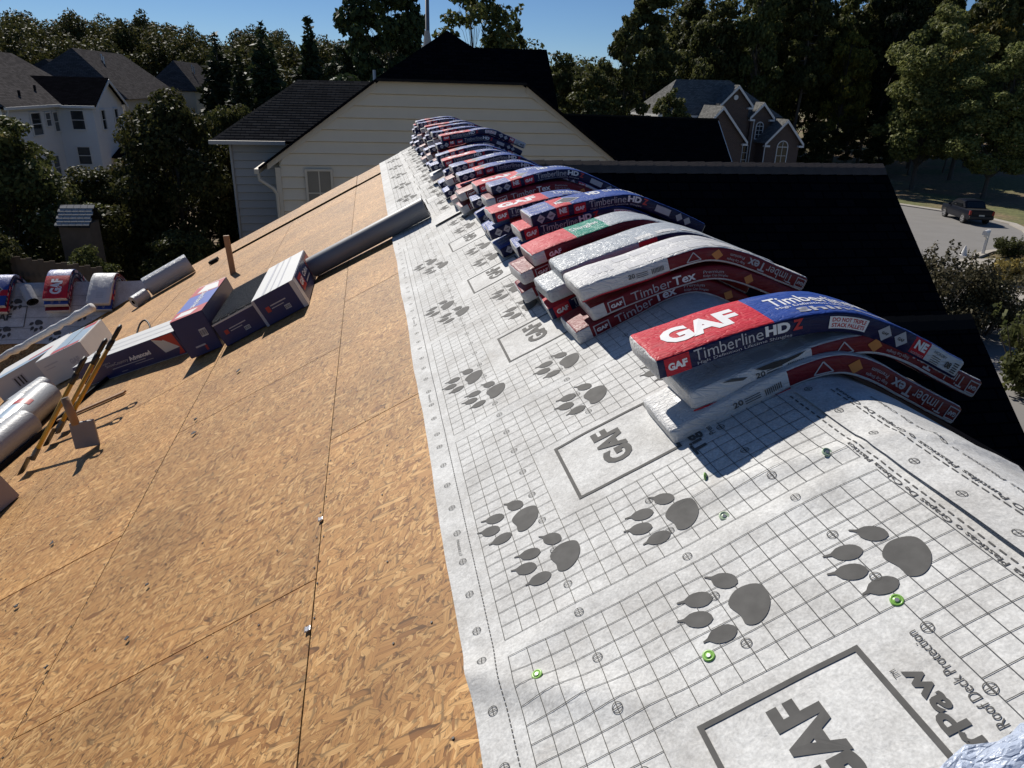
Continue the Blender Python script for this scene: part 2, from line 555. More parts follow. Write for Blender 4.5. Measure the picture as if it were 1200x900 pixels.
M = {}
M['osb'] = make_osb()
M['paper'] = make_paper()
M['ink'] = mat_plain('grey_print_ink', (0.092, 0.090, 0.087), 0.7, 0.4, 28, spec=0.2)
M['ink_line'] = mat_plain('grid_print_ink', (0.10, 0.10, 0.098), 0.8, 0.2, 30, spec=0.1)
M['black'] = mat_plain('black_felt', (0.012, 0.012, 0.013), 0.85, 0.3, 8, spec=0.2)
M['void'] = mat_plain('unlit_void_black', (0.008, 0.007, 0.006), 0.95, 0.3, 8, spec=0.0)  # near-black paint stands for unlit attic and hollow roll cores
M['navy'] = mat_film('navy_film', (0.009, 0.011, 0.055), 0.34, 0.3, 0.3)
M['blue'] = mat_film('blue_film', (0.022, 0.060, 0.28), 0.38, 0.45, 0.35)
M['red'] = mat_film('red_film', (0.50, 0.018, 0.035), 0.46, 0.42, 0.24)
M['maroon'] = mat_film('maroon_film', (0.17, 0.009, 0.016), 0.40, 0.3, 0.3)
M['white_film'] = mat_film('white_film', (0.60, 0.60, 0.60), 0.42, 0.65)
M['silver_film'] = mat_film('silver_film', (0.42, 0.45, 0.48), 0.30, 0.6)
M['green'] = mat_film('green_film', (0.02, 0.25, 0.17), 0.3, 0.5)
M['ink_faint'] = mat_plain('faint_ink', (0.50, 0.50, 0.51), 0.45, 0.1, 30)
M['ink_white'] = mat_plain('white_ink', (0.75, 0.75, 0.76), 0.4, 0.08, 20)
M['ink_soft'] = mat_plain('pale_ink', (0.42, 0.42, 0.45), 0.45, 0.15, 20)
M['ink_red'] = mat_plain('red_ink', (0.45, 0.02, 0.03), 0.4, 0.15, 20)
M['ink_orange'] = mat_plain('orange_ink', (0.55, 0.20, 0.05), 0.4, 0.15, 20)
M['ink_black'] = mat_plain('black_ink', (0.02, 0.02, 0.022), 0.5, 0.2, 20)
M['shingle_dark'] = make_shingle('dark_shingles', (0.045, 0.044, 0.044))
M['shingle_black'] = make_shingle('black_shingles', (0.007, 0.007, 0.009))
M['shingle_grey'] = make_shingle('weathered_shingles', (0.085, 0.079, 0.078))
M['shingle_pale'] = make_shingle('pale_shingles', (0.16, 0.158, 0.152))
M['siding_tan'] = mat_plain('tan_siding', (0.64, 0.565, 0.445), 0.6, 0.06, 2, 0.05, 30)
M['siding_grey'] = mat_plain('grey_siding', (0.46, 0.43, 0.39), 0.6, 0.06, 2, 0.05, 30)
M['siding_white'] = mat_plain('white_siding', (0.74, 0.74, 0.74), 0.6, 0.05, 2)
M['trim'] = mat_plain('white_trim', (0.72, 0.71, 0.69), 0.5, 0.05, 3)
M['trim_tan'] = mat_plain('tan_trim', (0.52, 0.46, 0.37), 0.5, 0.05, 3)
M['brick'] = make_brick()
M['glass'] = mat_plain('window_glass', (0.03, 0.035, 0.04), 0.08, 0.2, 1.5, spec=0.8)
M['glass_dim'] = mat_plain('window_blind', (0.14, 0.13, 0.11), 0.3, 0.2, 1.5)
M['asphalt'] = mat_plain('asphalt', (0.21, 0.20, 0.19), 0.9, 0.15, 0.7, 0.3, 25)
M['concrete'] = mat_plain('concrete', (0.36, 0.33, 0.29), 0.9, 0.15, 1.5, 0.2, 20)
M['ground'] = make_ground()
M['bark'] = mat_plain('bark', (0.10, 0.085, 0.07), 0.95, 0.4, 4, 0.8, 20)
M['leaf_dark'] = make_leaf('leaves_dark', (0.045, 0.058, 0.020), (0.13, 0.14, 0.050), trans=0.42)
M['leaf_mid'] = make_leaf('leaves_mid', (0.040, 0.050, 0.016), (0.11, 0.115, 0.036), (0.16, 0.13, 0.05), 0.30)
M['leaf_olive'] = make_leaf('leaves_olive', (0.08, 0.095, 0.03), (0.21, 0.22, 0.075), (0.30, 0.28, 0.12), 0.4)
M['leaf_yellow'] = make_leaf('leaves_yellowing', (0.055, 0.065, 0.015), (0.20, 0.17, 0.035), (0.26, 0.20, 0.05), 0.3)
M['needle'] = make_leaf('needles', (0.020, 0.032, 0.014), (0.055, 0.072, 0.028), trans=0.2)
M['shrub'] = make_leaf('shrub_leaves', (0.045, 0.045, 0.022), (0.15, 0.135, 0.07), (0.24, 0.20, 0.12), 0.25)
M['straw'] = make_leaf('straw_grass', (0.20, 0.16, 0.05), (0.38, 0.30, 0.10), trans=0.3)
M['wood'] = mat_plain('raw_wood', (0.33, 0.20, 0.11), 0.7, 0.2, 12, 0.2, 60)
M['old_wood'] = mat_plain('weathered_wood', (0.10, 0.07, 0.054), 0.85, 0.35, 14, 0.4, 60)
M['fence'] = mat_plain('fence_wood', (0.16, 0.115, 0.08), 0.9, 0.3, 5)
M['yellow'] = mat_plain('fibreglass_handle', (0.48, 0.27, 0.03), 0.4, 0.15, 20)
M['rubber'] = mat_plain('black_rubber', (0.015, 0.013, 0.013), 0.55, 0.2, 20)
M['steel'] = mat_plain('worn_steel', (0.10, 0.095, 0.09), 0.5, 0.3, 20, metal=0.6)
M['roll_grey'] = mat_plain('grey_roll_film', (0.20, 0.205, 0.215), 0.42, 0.10, 5, 0.06, 18)
M['roll_white'] = mat_film('white_roll_film', (0.42, 0.43, 0.44), 0.36, 0.3)
M['carton_white'] = mat_plain('white_carton', (0.58, 0.58, 0.57), 0.55, 0.08, 6, 0.06, 25)
M['carton_navy'] = mat_plain('navy_carton', (0.012, 0.020, 0.105), 0.42, 0.2, 8, 0.06, 25)
M['carton_blue'] = mat_plain('blue_carton', (0.04, 0.09, 0.40), 0.42, 0.1, 8, 0.06, 25)
M['carton_red'] = mat_plain('red_carton', (0.42, 0.03, 0.03), 0.42, 0.12, 8)
M['carton_kraft'] = mat_plain('kraft_carton', (0.44, 0.36, 0.31), 0.7, 0.1, 6)
M['vent_mesh'] = mat_plain('black_vent_plastic', (0.040, 0.044, 0.052), 0.28, 0.35, 60, 0.6, 90)
M['ltblue'] = mat_plain('pale_blue_label', (0.30, 0.40, 0.50), 0.4, 0.1, 8)
M['cap_green'] = mat_plain('green_cap', (0.25, 0.50, 0.10), 0.35, 0.15, 60)
M['cap_pale'] = mat_plain('pale_cap', (0.50, 0.62, 0.42), 0.35, 0.1, 60)
M['cream'] = mat_plain('plank_cream', (0.60, 0.56, 0.46), 0.6, 0.1, 6)
M['car_paint'] = mat_plain('dark_car_paint', (0.006, 0.008, 0.016), 0.3, 0.1, 2, spec=0.25)
M['car_glass'] = mat_plain('car_glass', (0.010, 0.012, 0.015), 0.06, 0.1, 2, spec=0.8)
M['tyre'] = mat_plain('tyre_rubber', (0.016, 0.016, 0.016), 0.85, 0.2, 20)
M['alloy'] = mat_plain('alloy_rim', (0.50, 0.50, 0.52), 0.35, 0.1, 8, metal=0.7)
M['lamp_red'] = mat_plain('tail_lamp', (0.28, 0.01, 0.012), 0.2, 0.1, 8)
M['clear_wrap'] = mat_film('crumpled_clear_wrap', (0.40, 0.46, 0.58), 0.25, 0.6)
M['scrap'] = mat_plain('shingle_scrap', (0.05, 0.055, 0.065), 0.8, 0.3, 30)
# ================================================================== structure
def set_uv(o):
    me = o.data
    uvl = me.uv_layers.new(name='UVMap')
    for p in me.polygons:
        n = p.normal
        h = Vector((0, 0, 1)).cross(n)
        if h.length < 1e-3:
            h = Vector((1, 0, 0))
        h.normalize(); w = n.cross(h)
        for li in p.loop_indices:
            co = me.vertices[me.loops[li].vertex_index].co
            uvl.data[li].uv = (co.dot(h), co.dot(w))
    return o

GZ = -8.2
# ---- ground: one sheet with a wooded rise on the left
def ground_z(x, y):
    z = GZ
    d = sqrt((x + 60) ** 2 * 0.25 + (y - 185) ** 2)
    z += max(0.0, 9.6 * math.exp(-(d / 60.0) ** 2) - .25)
    if x > 62:
        z += min(3.0, (x - 62) * 0.06)
    return z
gb = MB()
xs = [-900, -500, -300, -200] + list(range(-150, 151, 10)) + [200, 300, 500, 900]
ys = [-300, -100, -40] + list(range(-20, 281, 10)) + [350, 500, 900, 1500]
for yy in ys:
    for xx in xs:
        gb.v.append((xx, yy, ground_z(xx, yy)))
for j in range(len(ys) - 1):
    for i in range(len(xs) - 1):
        a = j * len(xs) + i
        gb.f.append((a, a + 1, a + 1 + len(xs), a + len(xs))); gb.mi.append(0)
struct(gb.build('ground', M['ground'], smooth=True))

# ---- our own house, being re-roofed
house = empty('house', (-1.0, 7.0, GZ), 'house under the camera with its roof stripped to bare wood sheathing', 'house')
house_inv = Matrix.Translation(-Vector((-1.0, 7.0, GZ)))
def hpart(mb, name, mats, parent=None, **kw):
    o = mb.build(name, mats, parent or house, **kw)
    if parent is None:
        o.matrix_parent_inverse = house_inv
    return o

V_END = 14.33
deck = MB()
U_E = 9.2
th = 0.05
ring = [P(0.16, -2.0, -0.06), P(0.16, V_END - .02, -0.06), P(U_E, V_END - .02, -0.05), P(U_E, -2.0, -0.05)]
deck.hexa([p - ROOF_N * 0.12 for p in ring] + ring)
roof_deck = hpart(deck, 'roof_deck', M['void'])  # slab coloured near-black in place of real attic shade
roof_deck['label'] = 'black slab under the sheathing boards, painted as dark attic'

# individual OSB sheets; shared mesh for full sheets
rows = [(0.86, 1.71, 0.76), (1.71, 2.922, 2.13), (2.922, 4.14, 0.95), (4.14, 4.75, 1.7), (4.75, 5.97, 0.3), (5.97, 7.19, 1.5), (7.19, 8.41, 0.7), (8.41, 9.15, 1.9)]
_pm = {}
def panel_mesh(w, l):
    key = (round(w, 3), round(l, 3))
    if key not in _pm:
        b_ = MB()
        b_.box((0, 0, -0.0055), (w, l, 0.011))
        me = bpy.data.meshes.new('osb_panel')
        me.from_pydata(b_.v, [], b_.f)
        me.materials.append(M['osb'])
        _pm[key] = me
    return _pm[key]
def panel(u0, u1, v0, v1, off=0.0, tw=0.0):
    w, l = u1 - u0 - 0.0045, v1 - v0 - 0.008
    if l < 0.05:
        return
    o = bpy.data.objects.new('osb_panel', panel_mesh(w, l))
    COL.objects.link(o)
    o.parent = roof_deck
    mm = ROOF_M.to_4x4()
    c = P((u0 + u1) / 2, (v0 + v1) / 2, off)
    o.matrix_basis = Matrix.Translation(c) @ mm @ Matrix.Rotation(tw, 4, 'Z')
random.seed(3)
for (u0, u1, j0) in rows:
    v = j0 - 2.44
    while v < V_END:
        a, b_ = max(v, -1.6), min(v + 2.44, V_END)
        off = -0.006 + random.uniform(-0.0012, 0.0012)
        if b_ > a:
            if u1 < 4.4 and a < 12.72 < b_:
                panel(u0, u1, a, 12.70, off); panel(u0, u1, 12.95, b_, off + 0.006)
            elif u1 < 4.4 and a >= 12.70 and a < 12.95:
                panel(u0, u1, 12.95, b_, off + 0.006)
            else:
                panel(u0, u1, a, b_, off)
        v += 2.44

# nail heads in the sheathing, too many and too small to pick apart
nb = MB()
random.seed(11)
for (u0, u1, j0) in rows[0:4]:
    for iv in range(0, 60):
        v = 0.4 + iv * 0.1525 * 1.0
        for uu in (u0 + 0.012, u1 - 0.012):
            if random.random() < 0.55:
                c = P(uu + random.uniform(-.004, .004), v + random.uniform(-.03, .03), -0.004)
                nb.tube([c, c + ROOF_N * 0.0016], 0.0038, 6)
    for iv in range(0, 18):
        v = 0.4 + iv * 0.406
        for t in range(1, 6):
            if random.random() < 0.6:
                c = P(u0 + (u1 - u0) * t / 6 + random.uniform(-.02, .02), v + random.uniform(-.02, .02), -0.004)
                nb.tube([c, c + ROOF_N * 0.0016], 0.0038, 6)
nails = hpart(nb, 'sheathing_nails', M['steel'], roof_deck)
nails['kind'] = 'stuff'

# right-hand slope in dark shingles, with a strip of old wood showing beside the ridge
rs = MB()
pts = []
for x in (0.14, 0.2, 0.3, 0.5, 1.0, 2.0, 6.2):
    z = ridge_z(x) - 0.035
    pts.append((x, z))
for i in range(len(pts) - 1):
    (x0, z0), (x1, z1) = pts[i], pts[i + 1]
    rs.hexa([(x0, -2, z0 - .05), (x1, -2, z1 - .05), (x1, V_END, z1 - .05), (x0, V_END, z0 - .05),
             (x0, -2, z0), (x1, -2, z1), (x1, V_END, z1), (x0, V_END, z0)])
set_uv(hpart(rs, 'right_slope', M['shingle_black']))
ob_ = MB()
for i in range(10):
    v0 = -1.2 + i * 1.22; v1 = v0 + 1.20
    za, zb = ridge_z(0.33) - 0.012, ridge_z(0.44) - 0.012
    ob_.hexa([(0.33, v0, za - .02), (0.44, v0, zb - .02), (0.44, v1, zb - .02), (0.33, v1, za - .02),
              (0.33, v0, za), (0.44, v0, zb), (0.44, v1, zb), (0.33, v1, za)])
ob_.split('old_ridge_board', M['old_wood'], house, house_inv)

# cross gables on the right (dark, facing the camera) with rakes and ridge caps
def cross_roof(yr, zr, x0, x1, c, depth, name):
    b_ = MB()
    t = 0.06
    for sg, dd in ((-1, depth), (1, depth)):
        ye, ze = yr + sg * dd, zr - c * dd
        q = [(x0, yr, zr), (x1, yr, zr), (x1, ye, ze), (x0, ye, ze)]
        if sg < 0:
            q = [q[0], q[3], q[2], q[1]]
        b_.hexa([(p[0], p[1], p[2] - t) for p in q] + q)
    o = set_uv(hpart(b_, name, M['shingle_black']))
    # rake boards
    r = MB()
    for sg in (-1, 1):
        ye, ze = yr + sg * depth, zr - c * depth
        r.prism([(x1 - 0.02, yr, zr - .065), (x1 - 0.02, ye, ze - .065), (x1 - 0.02, ye, ze - .22), (x1 - 0.02, yr, zr - .22)], (0.03, 0, 0))
    r.split('rake_board', M['old_wood'], house, house_inv)
    wb = MB()
    wb.prism([(x1 - .35, yr, zr - .1), (x1 - .35, yr - depth + .3, zr - c * (depth - .3) - .1), (x1 - .35, yr - depth + .3, GZ), (x1 - .35, yr + depth - .3, GZ), (x1 - .35, yr + depth - .3, zr - c * (depth - .3) - .1)], (0.1, 0, 0))
    hpart(wb, 'gable_wall', M['siding_grey'])
    # ridge caps
    capm = None
    n = int((x1 - x0 - 0.1) / 0.26)
    for i in range(n):
        b2 = MB()
        xa = x1 - 0.02 - i * 0.26
        prof = [(-0.15, -0.15 * c + 0.012), (-0.07, -0.055 * c + 0.018), (0, 0.022), (0.07, -0.055 * c + 0.018), (0.15, -0.15 * c + 0.012)]
        if capm is None:
            lo = []; hi = []
            vs = []; fs = []
            for k_, (dx, dz) in enumerate(((0, 0.012), (-0.31, 0.0))):
                for (py, pz) in prof:
                    vs.append((dx, py, pz + dz))
            for (py, pz) in prof:
                vs.append((0, py, pz - 0.012))
            m_ = len(prof)
            fs = [(j, j + 1, m_ + j + 1, m_ + j) for j in range(m_ - 1)] + [(2 * m_ + j, 2 * m_ + j + 1, j + 1, j) for j in range(m_ - 1)]
            b2.add(vs, fs)
            capm = bpy.data.meshes.new('ridge_cap')
            capm.from_pydata(b2.v, [], b2.f); capm.materials.append(M['old_wood'] if name == 'rear_cross_roof' else M['shingle_dark'])
        oc = bpy.data.objects.new('ridge_cap', capm)
        COL.objects.link(oc); oc.parent = o
        oc.location = (xa, yr, zr)
        oc.rotation_euler = (0, 0, random.uniform(-.01, .01))
    return o
cross_roof(10.0, -0.12, 0.5, 6.3, 0.914, 3.6, 'rear_cross_roof')
cross_roof(7.25, -1.62, 2.6, 5.86, 0.90, 2.6, 'front_cross_roof')

# left cross gable: sheathing in shade
CX, CY, CZ, CC = -5.30, 14.3, -2.775, 0.95
CN = sqrt(1 + CC * CC)
def Q(a, d, off=0.0):
    """a: metres left of the valley head along the cross ridge, d: metres down the slope facing the camera"""
    return Vector((CX - a, CY - d / CN - off * CC / CN, CZ - d * CC / CN + off / CN))
cg = MB()
CM = Matrix((Vector((-1, 0, 0)), Vector((0, -1, -CC)) / CN, Vector((0, -CC, 1)) / CN)).transposed()
crow = [(0.0, 1.2), (1.205, 2.42), (2.425, 3.64), (3.645, 4.4)]
lo = Q(-.2, 0, -.02), Q(7, 0, -.02), Q(7, 4.5, -.02), Q(-.2, 4.5, -.02)
cg.hexa([p + Vector((0, 0, -.1)) for p in (lo[0], lo[3], lo[2], lo[1])] + [lo[0], lo[3], lo[2], lo[1]])
back = [Vector((CX + .2, CY, CZ - .02)), Vector((CX - 7, CY, CZ - .02)), Vector((CX - 7, CY + 3.0, CZ - 3.0 * CC)), Vector((CX + .2, CY + 3.0, CZ - 3.0 * CC))]
cg.hexa([p + Vector((0, 0, -.1)) for p in back] + back)
left_gable = hpart(cg, 'left_cross_gable', M['void'])
for (d0, d1) in crow:
    a = 0.0 - random.uniform(0, .2)
    while a < 6.9:
        a1 = min(a + 2.44, 6.9)
        o = bpy.data.objects.new('osb_panel', panel_mesh(a1 - a - .004, d1 - d0))
        COL.objects.link(o); o.parent = left_gable; o.matrix_parent_inverse = Matrix.Identity(4)
        c = Q((a + a1) / 2, (d0 + d1) / 2, -0.004)
        o.matrix_basis = Matrix.Translation(c) @ CM.to_4x4()
        a = a1

# walls of our house below the eaves (only seen from the side)
wl_ = MB()
wl_.box((-1.0, 6.2, (GZ - 3.3) / 2), (10.0, 15.6, -3.3 - GZ))
hpart(wl_, 'wall', M['siding_grey'])
gw = MB()
gw.prism([(-6.0, V_END - .35, -3.3), (6.0, V_END - .35, -3.3), (0.1, V_END - .35, -0.15)], (0, 0.12, 0))
hpart(gw, 'gable_wall', M['siding_grey'])

# ---- neighbour straight ahead: clipped gable in lap siding
NB = empty('neighbour_house', (1.3, 24, GZ), 'tan lap-sided house with a clipped dark gable facing the ridge end', 'house')
nb_inv = Matrix.Translation(-Vector((1.3, 24, GZ)))
def npart(mb, name, mats, parent=None, **kw):
    o = mb.build(name, mats, parent or NB, **kw)
    if parent is None:
        o.matrix_parent_inverse = nb_inv
    return o
pl = 0.72
AX = 1.34                     # centre line
def half_at(z):               # half width of the wall under the rakes
    return (2.62 - z) / pl
ZE, ZC = -1.42, 0.95
wall = MB()
hw = half_at(ZE)
wall.prism([(AX - hw + .25, 24.05, GZ), (AX + hw - .25, 24.05, GZ), (AX + hw - .25, 24.05, ZE), (AX + half_at(ZC) - .1, 24.05, ZC - .02), (AX - half_at(ZC) + .1, 24.05, ZC - .02), (AX - hw + .25, 24.05, ZE)], (0, 0.2, 0))
nwall = npart(wall, 'wall', M['siding_tan'])
ex = 0.352
z = ZC - 0.05
while z > -6.2:
    z0 = z - ex
    def xlim(zz):
        return min(half_at(zz), hw) - 0.14 if zz > ZE else hw - 0.28
    a, b_ = xlim(z0 + .0), xlim(z)
    bd = MB()
    bd.hexa([(AX - a, 23.945, z0 + .028), (AX + a, 23.945, z0 + .028), (AX + a, 24.052, z0), (AX - a, 24.052, z0),
             (AX - b_, 24.03, z), (AX + b_, 24.03, z), (AX + b_, 24.052, z), (AX - b_, 24.052, z)])
    o = npart(bd, 'siding_board', M['siding_tan'], nwall)
    z = z0
# frieze boards under the rakes, corner boards
fr = MB()
for sg in (-1, 1):
    p0 = Vector((AX + sg * (half_at(ZC) + .02), 23.93, ZC)); p1 = Vector((AX + sg * (hw + .1), 23.93, ZE - .05))
    fr.prism([p0, p1, p1 + Vector((0, 0, -.22)), p0 + Vector((-sg * .02, 0, -.24))], (0, 0.09, 0))
    fr.box((AX + sg * (hw - .2), 24.0, (GZ + ZE) / 2 - .1), (0.16, 0.13, ZE - GZ - .2))
fr.split('rake_trim', M['trim_tan'], NB, nb_inv)
# roof planes
rf = MB()
yf, yb = 23.75, 34.5
zr = 2.45
hx, hy = AX, 25.42
eL = (AX - hw - .35, ZE - .22)
for sg in (-1, 1):
    xe = AX + sg * (hw + .35); ze = ZE - .18
    xj = AX + sg * (half_at(ZC) - .02); zj = ZC + .06
    q = [(xe, yf, ze), (xj, yf, zj), (hx, hy, zr + .03), (hx, yb, zr + .03), (xe, yb, ze)]
    if sg > 0:
        q = q[::-1]
    rf.add([Vector(p) for p in q] + [Vector(p) + Vector((0, 0, -.09)) for p in q], [(4, 3, 2, 1, 0), (5, 6, 7, 8, 9)] + [(i, (i + 1) % 5, 5 + (i + 1) % 5, 5 + i) for i in range(5)])
xj = half_at(ZC) - .02
q = [(AX - xj, yf, ZC + .06), (AX + xj, yf, ZC + .06), (hx, hy, zr + .03)]
rf.add([Vector(p) for p in q] + [Vector(p) + Vector((0, 0, -.09)) for p in q], [(0, 1, 2), (5, 4, 3), (0, 3, 4, 1), (1, 4, 5, 2), (2, 5, 3, 0)])
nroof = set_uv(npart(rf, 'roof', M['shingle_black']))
dz = MB()
dz.prism([(AX - xj, yf - .01, ZC + .05), (AX + xj, yf - .01, ZC + .05), (AX + xj, yf - .01, ZC - .03), (AX - xj, yf - .01, ZC - .03)], (0, 0.05, 0))
npart(dz, 'drip_edge', M['black'])
# window beside the downspout
def window(parent, inv, x0, x1, z0, z1, y, face=(0, -1), frame=M['trim'], glass=M['glass'], grid=(2, 2), arch=False, fw=0.07):
    """window in a wall; face (0,-1) looks at the camera, (1,0) looks to the right: then x0,x1 are y values and y is x"""
    def mp(a, d, z):
        return Vector((a, y + d * face[1], z)) if face[0] == 0 else Vector((y + d * face[0], a, z))
    def slab(mb, a0, a1, zz0, zz1, d0, d1):
        p = [mp(a0, d0, zz0), mp(a1, d0, zz0), mp(a1, d1, zz0), mp(a0, d1, zz0), mp(a0, d0, zz1), mp(a1, d0, zz1), mp(a1, d1, zz1), mp(a0, d1, zz1)]
        mb.hexa(p)
    f = MB()
    slab(f, x0 - fw, x0, z0 - fw, z1 + (0 if arch else fw), 0.0, 0.07)
    slab(f, x1, x1 + fw, z0 - fw, z1 + (0 if arch else fw), 0.0, 0.07)
    slab(f, x0, x1, z0 - fw, z0, 0.0, 0.09)
    xm = (x0 + x1) / 2
    if not arch:
        slab(f, x0, x1, z1, z1 + fw, 0.0, 0.07)
    else:
        r0 = (x1 - x0) / 2
        for i in range(12):
            g0, g1 = pi * i / 12, pi * (i + 1) / 12
            pp = []
            for d in (0.0, 0.07):
                pp += [mp(xm + r0 * cos(g0), d, z1 + r0 * sin(g0)), mp(xm + (r0 + fw) * cos(g0), d, z1 + (r0 + fw) * sin(g0)), mp(xm + (r0 + fw) * cos(g1), d, z1 + (r0 + fw) * sin(g1)), mp(xm + r0 * cos(g1), d, z1 + r0 * sin(g1))]
            f.hexa(pp)
        slab(f, x0, x1, z1 - .03, z1 + .03, 0.0, 0.06)
    nx, nz = grid
    for i in range(1, nx):
        a = x0 + (x1 - x0) * i / nx
        slab(f, a - .018, a + .018, z0, z1 + (0 if not arch else (x1 - x0) * .45), 0.0, 0.045)
    for i in range(1, nz):
        c = z0 + (z1 - z0) * i / nz
        slab(f, x0, x1, c - .018, c + .018, 0.0, 0.043)
    wo_ = f.build('window', frame, parent)
    wo_.matrix_parent_inverse = inv
    g = MB()
    slab(g, x0, x1, z0, z1, 0.0, 0.02)
    if arch:
        r0 = (x1 - x0) / 2
        g.add([mp(xm, 0.02, z1)] + [mp(xm + r0 * cos(pi * i / 12), 0.02, z1 + r0 * sin(pi * i / 12)) for i in range(13)], [(0, i, i + 1) for i in range(1, 13)])
    go = g.build('pane', glass, wo_)
    return wo_
window(NB, nb_inv, -3.20, -2.50, -3.05, -1.72, 23.95, frame=M['trim_tan'], glass=M['glass_dim'], grid=(2, 2))
# gutter and downspout on the left corner
gt = MB()
gt.box((AX - hw - .40, 28.9, ZE - .30), (0.14, 10.4, 0.14))
gt.tube([(AX - hw - .38, 23.9, ZE - .34), (AX - hw - .36, 23.86, ZE - .55), (AX - hw + .02, 23.9, ZE - .82), (AX - hw + .12, 23.93, ZE - 1.0), (AX - hw + .12, 23.93, GZ + .3)], 0.055, 8)
gt.split('gutter', M['trim_tan'], NB, nb_inv)
# left wing set back
wing = MB()
wing.box((-2.6, 30.2, (GZ - 1.15) / 2), (6.6, 6.0, -1.15 - GZ))
nwing = npart(wing, 'wing_wall', M['siding_grey'])
z = -1.18
while z > -5.6:
    bd = MB()
    bd.hexa([(-5.92, 27.11, z - .25), (-4.0, 27.11, z - .25), (-4.0, 27.2, z - .27), (-5.92, 27.2, z - .27), (-5.92, 27.185, z), (-4.0, 27.185, z), (-4.0, 27.2, z), (-5.92, 27.2, z)])
    o = npart(bd, 'siding_board', M['siding_grey'], nwing)
    z -= 0.27
wr = MB()
A_, B_, C_, D_, E_, G_ = (-6.55, 33.5, -1.02), (-6.5, 26.75, -1.05), (-3.75, 29.9, 0.92), (1.2, 29.9, 0.95), (1.2, 26.75, -1.05), (1.2, 33.5, -1.02)
B2 = (-4.25, 26.72, -1.13)
wr.add([A_, B_, C_, D_, E_, G_], [(0, 1, 2), (1, 4, 3, 2), (0, 2, 3, 5)])
set_uv(npart(wr, 'wing_roof', M['shingle_dark']))
# real shingle courses on the wing roof, thin laps too small to pick apart
lp = MB()
for i in range(1, 25):
    t = i / 25.0
    pL = Vector(B_).lerp(Vector(C_), t); pR = Vector(E_).lerp(Vector(D_), t)
    nrm = Vector((0, -0.53, 0.85)); dn = Vector((0, -0.85, -0.53))
    lp.hexa([pL + dn * .15, pR + dn * .15, pR, pL, pL + nrm * .014 + dn * .15, pR + nrm * .014 + dn * .15, pR + nrm * .004, pL + nrm * .004])
lo_ = npart(lp, 'shingle_courses', M['shingle_dark']); lo_['kind'] = 'stuff'; set_uv(lo_)
wg = MB()
wg.box((-5.3, 26.68, -1.10), (2.45, 0.13, 0.12))
wg.tube([(-5.93, 27.12, -1.2), (-5.93, 27.12, GZ + .3)], 0.05, 8)
wg.split('wing_gutter', M['siding_grey'], NB, nb_inv)
# rear main roof, higher
rr_ = MB()
for sg in (-1, 1):
    q = [(2.4, 34, 2.42), (6.6, 34, 2.46), (6.6, 34 + sg * 3.0, -.2), (2.4, 34 + sg * 3.0, -.2)]
    if sg < 0:
        q = [q[0], q[3], q[2], q[1]]
    rr_.hexa([(p[0], p[1], p[2] - .1) for p in q] + q)
set_uv(npart(rr_, 'rear_roof', M['shingle_black']))
rw = MB(); rw.prism([(6.4, 31.2, -.2), (6.4, 36.8, -.2), (6.4, 34, 2.3)], (.1, 0, 0)); rw.box((4.4, 34, (GZ - .2) / 2), (4.0, 6.0, -.2 - GZ))
npart(rw, 'rear_wall', M['siding_grey'])
vp = MB(); vp.tube([(-0.95, 30.5, .4), (-0.95, 30.5, 1.35)], 0.06, 8)
npart(vp, 'vent_pipe', M['trim'])

# ---- generic gable block used by the other houses
def gable_block(parent, inv, xa, za, yf, yb, hwl, hwr, pl_, zb, wallm, roofm, trimm, over=0.3):
    w = MB()
    zl, zr_ = za - hwl * pl_, za - hwr * pl_
    w.prism([(xa - hwl, yf, zb), (xa + hwr, yf, zb), (xa + hwr, yf, zr_ - .08), (xa, yf, za - .08), (xa - hwl, yf, zl - .08)], (0, yb - yf, 0))
    wo_ = w.build('wall', wallm, parent); wo_.matrix_parent_inverse = inv; set_uv(wo_)
    r = MB()
    for sg, h_ in ((-1, hwl), (1, hwr)):
        xe = xa + sg * (h_ + over); ze = za - (h_ + over) * pl_
        q = [(xa, yf - over, za), (xa, yb, za), (xe, yb, ze), (xe, yf - over, ze)]
        if sg > 0:
            q = [q[0], q[3], q[2], q[1]]
        r.hexa([(p[0], p[1], p[2] - .07) for p in q] + [(p[0], p[1], p[2] + .03) for p in q])
    ro = r.build('roof', roofm, parent); ro.matrix_parent_inverse = inv; set_uv(ro)
    t = MB()
    for sg, h_ in ((-1, hwl), (1, hwr)):
        xe = xa + sg * (h_ + over); ze = za - (h_ + over) * pl_
        p0 = Vector((xa, yf - over - .03, za + .0)); p1 = Vector((xe, yf - over - .03, ze + .0))
        t.prism([p0, p1, p1 + Vector((0, 0, -.25)), p0 + Vector((0, 0, -.27))], (0, 0.06, 0))
        t.box((xe - sg * .25, yf - over * .5, ze - .25), (0.5, over + .1, 0.16))
    t.split('rake_trim', trimm, parent, inv)
    return wo_

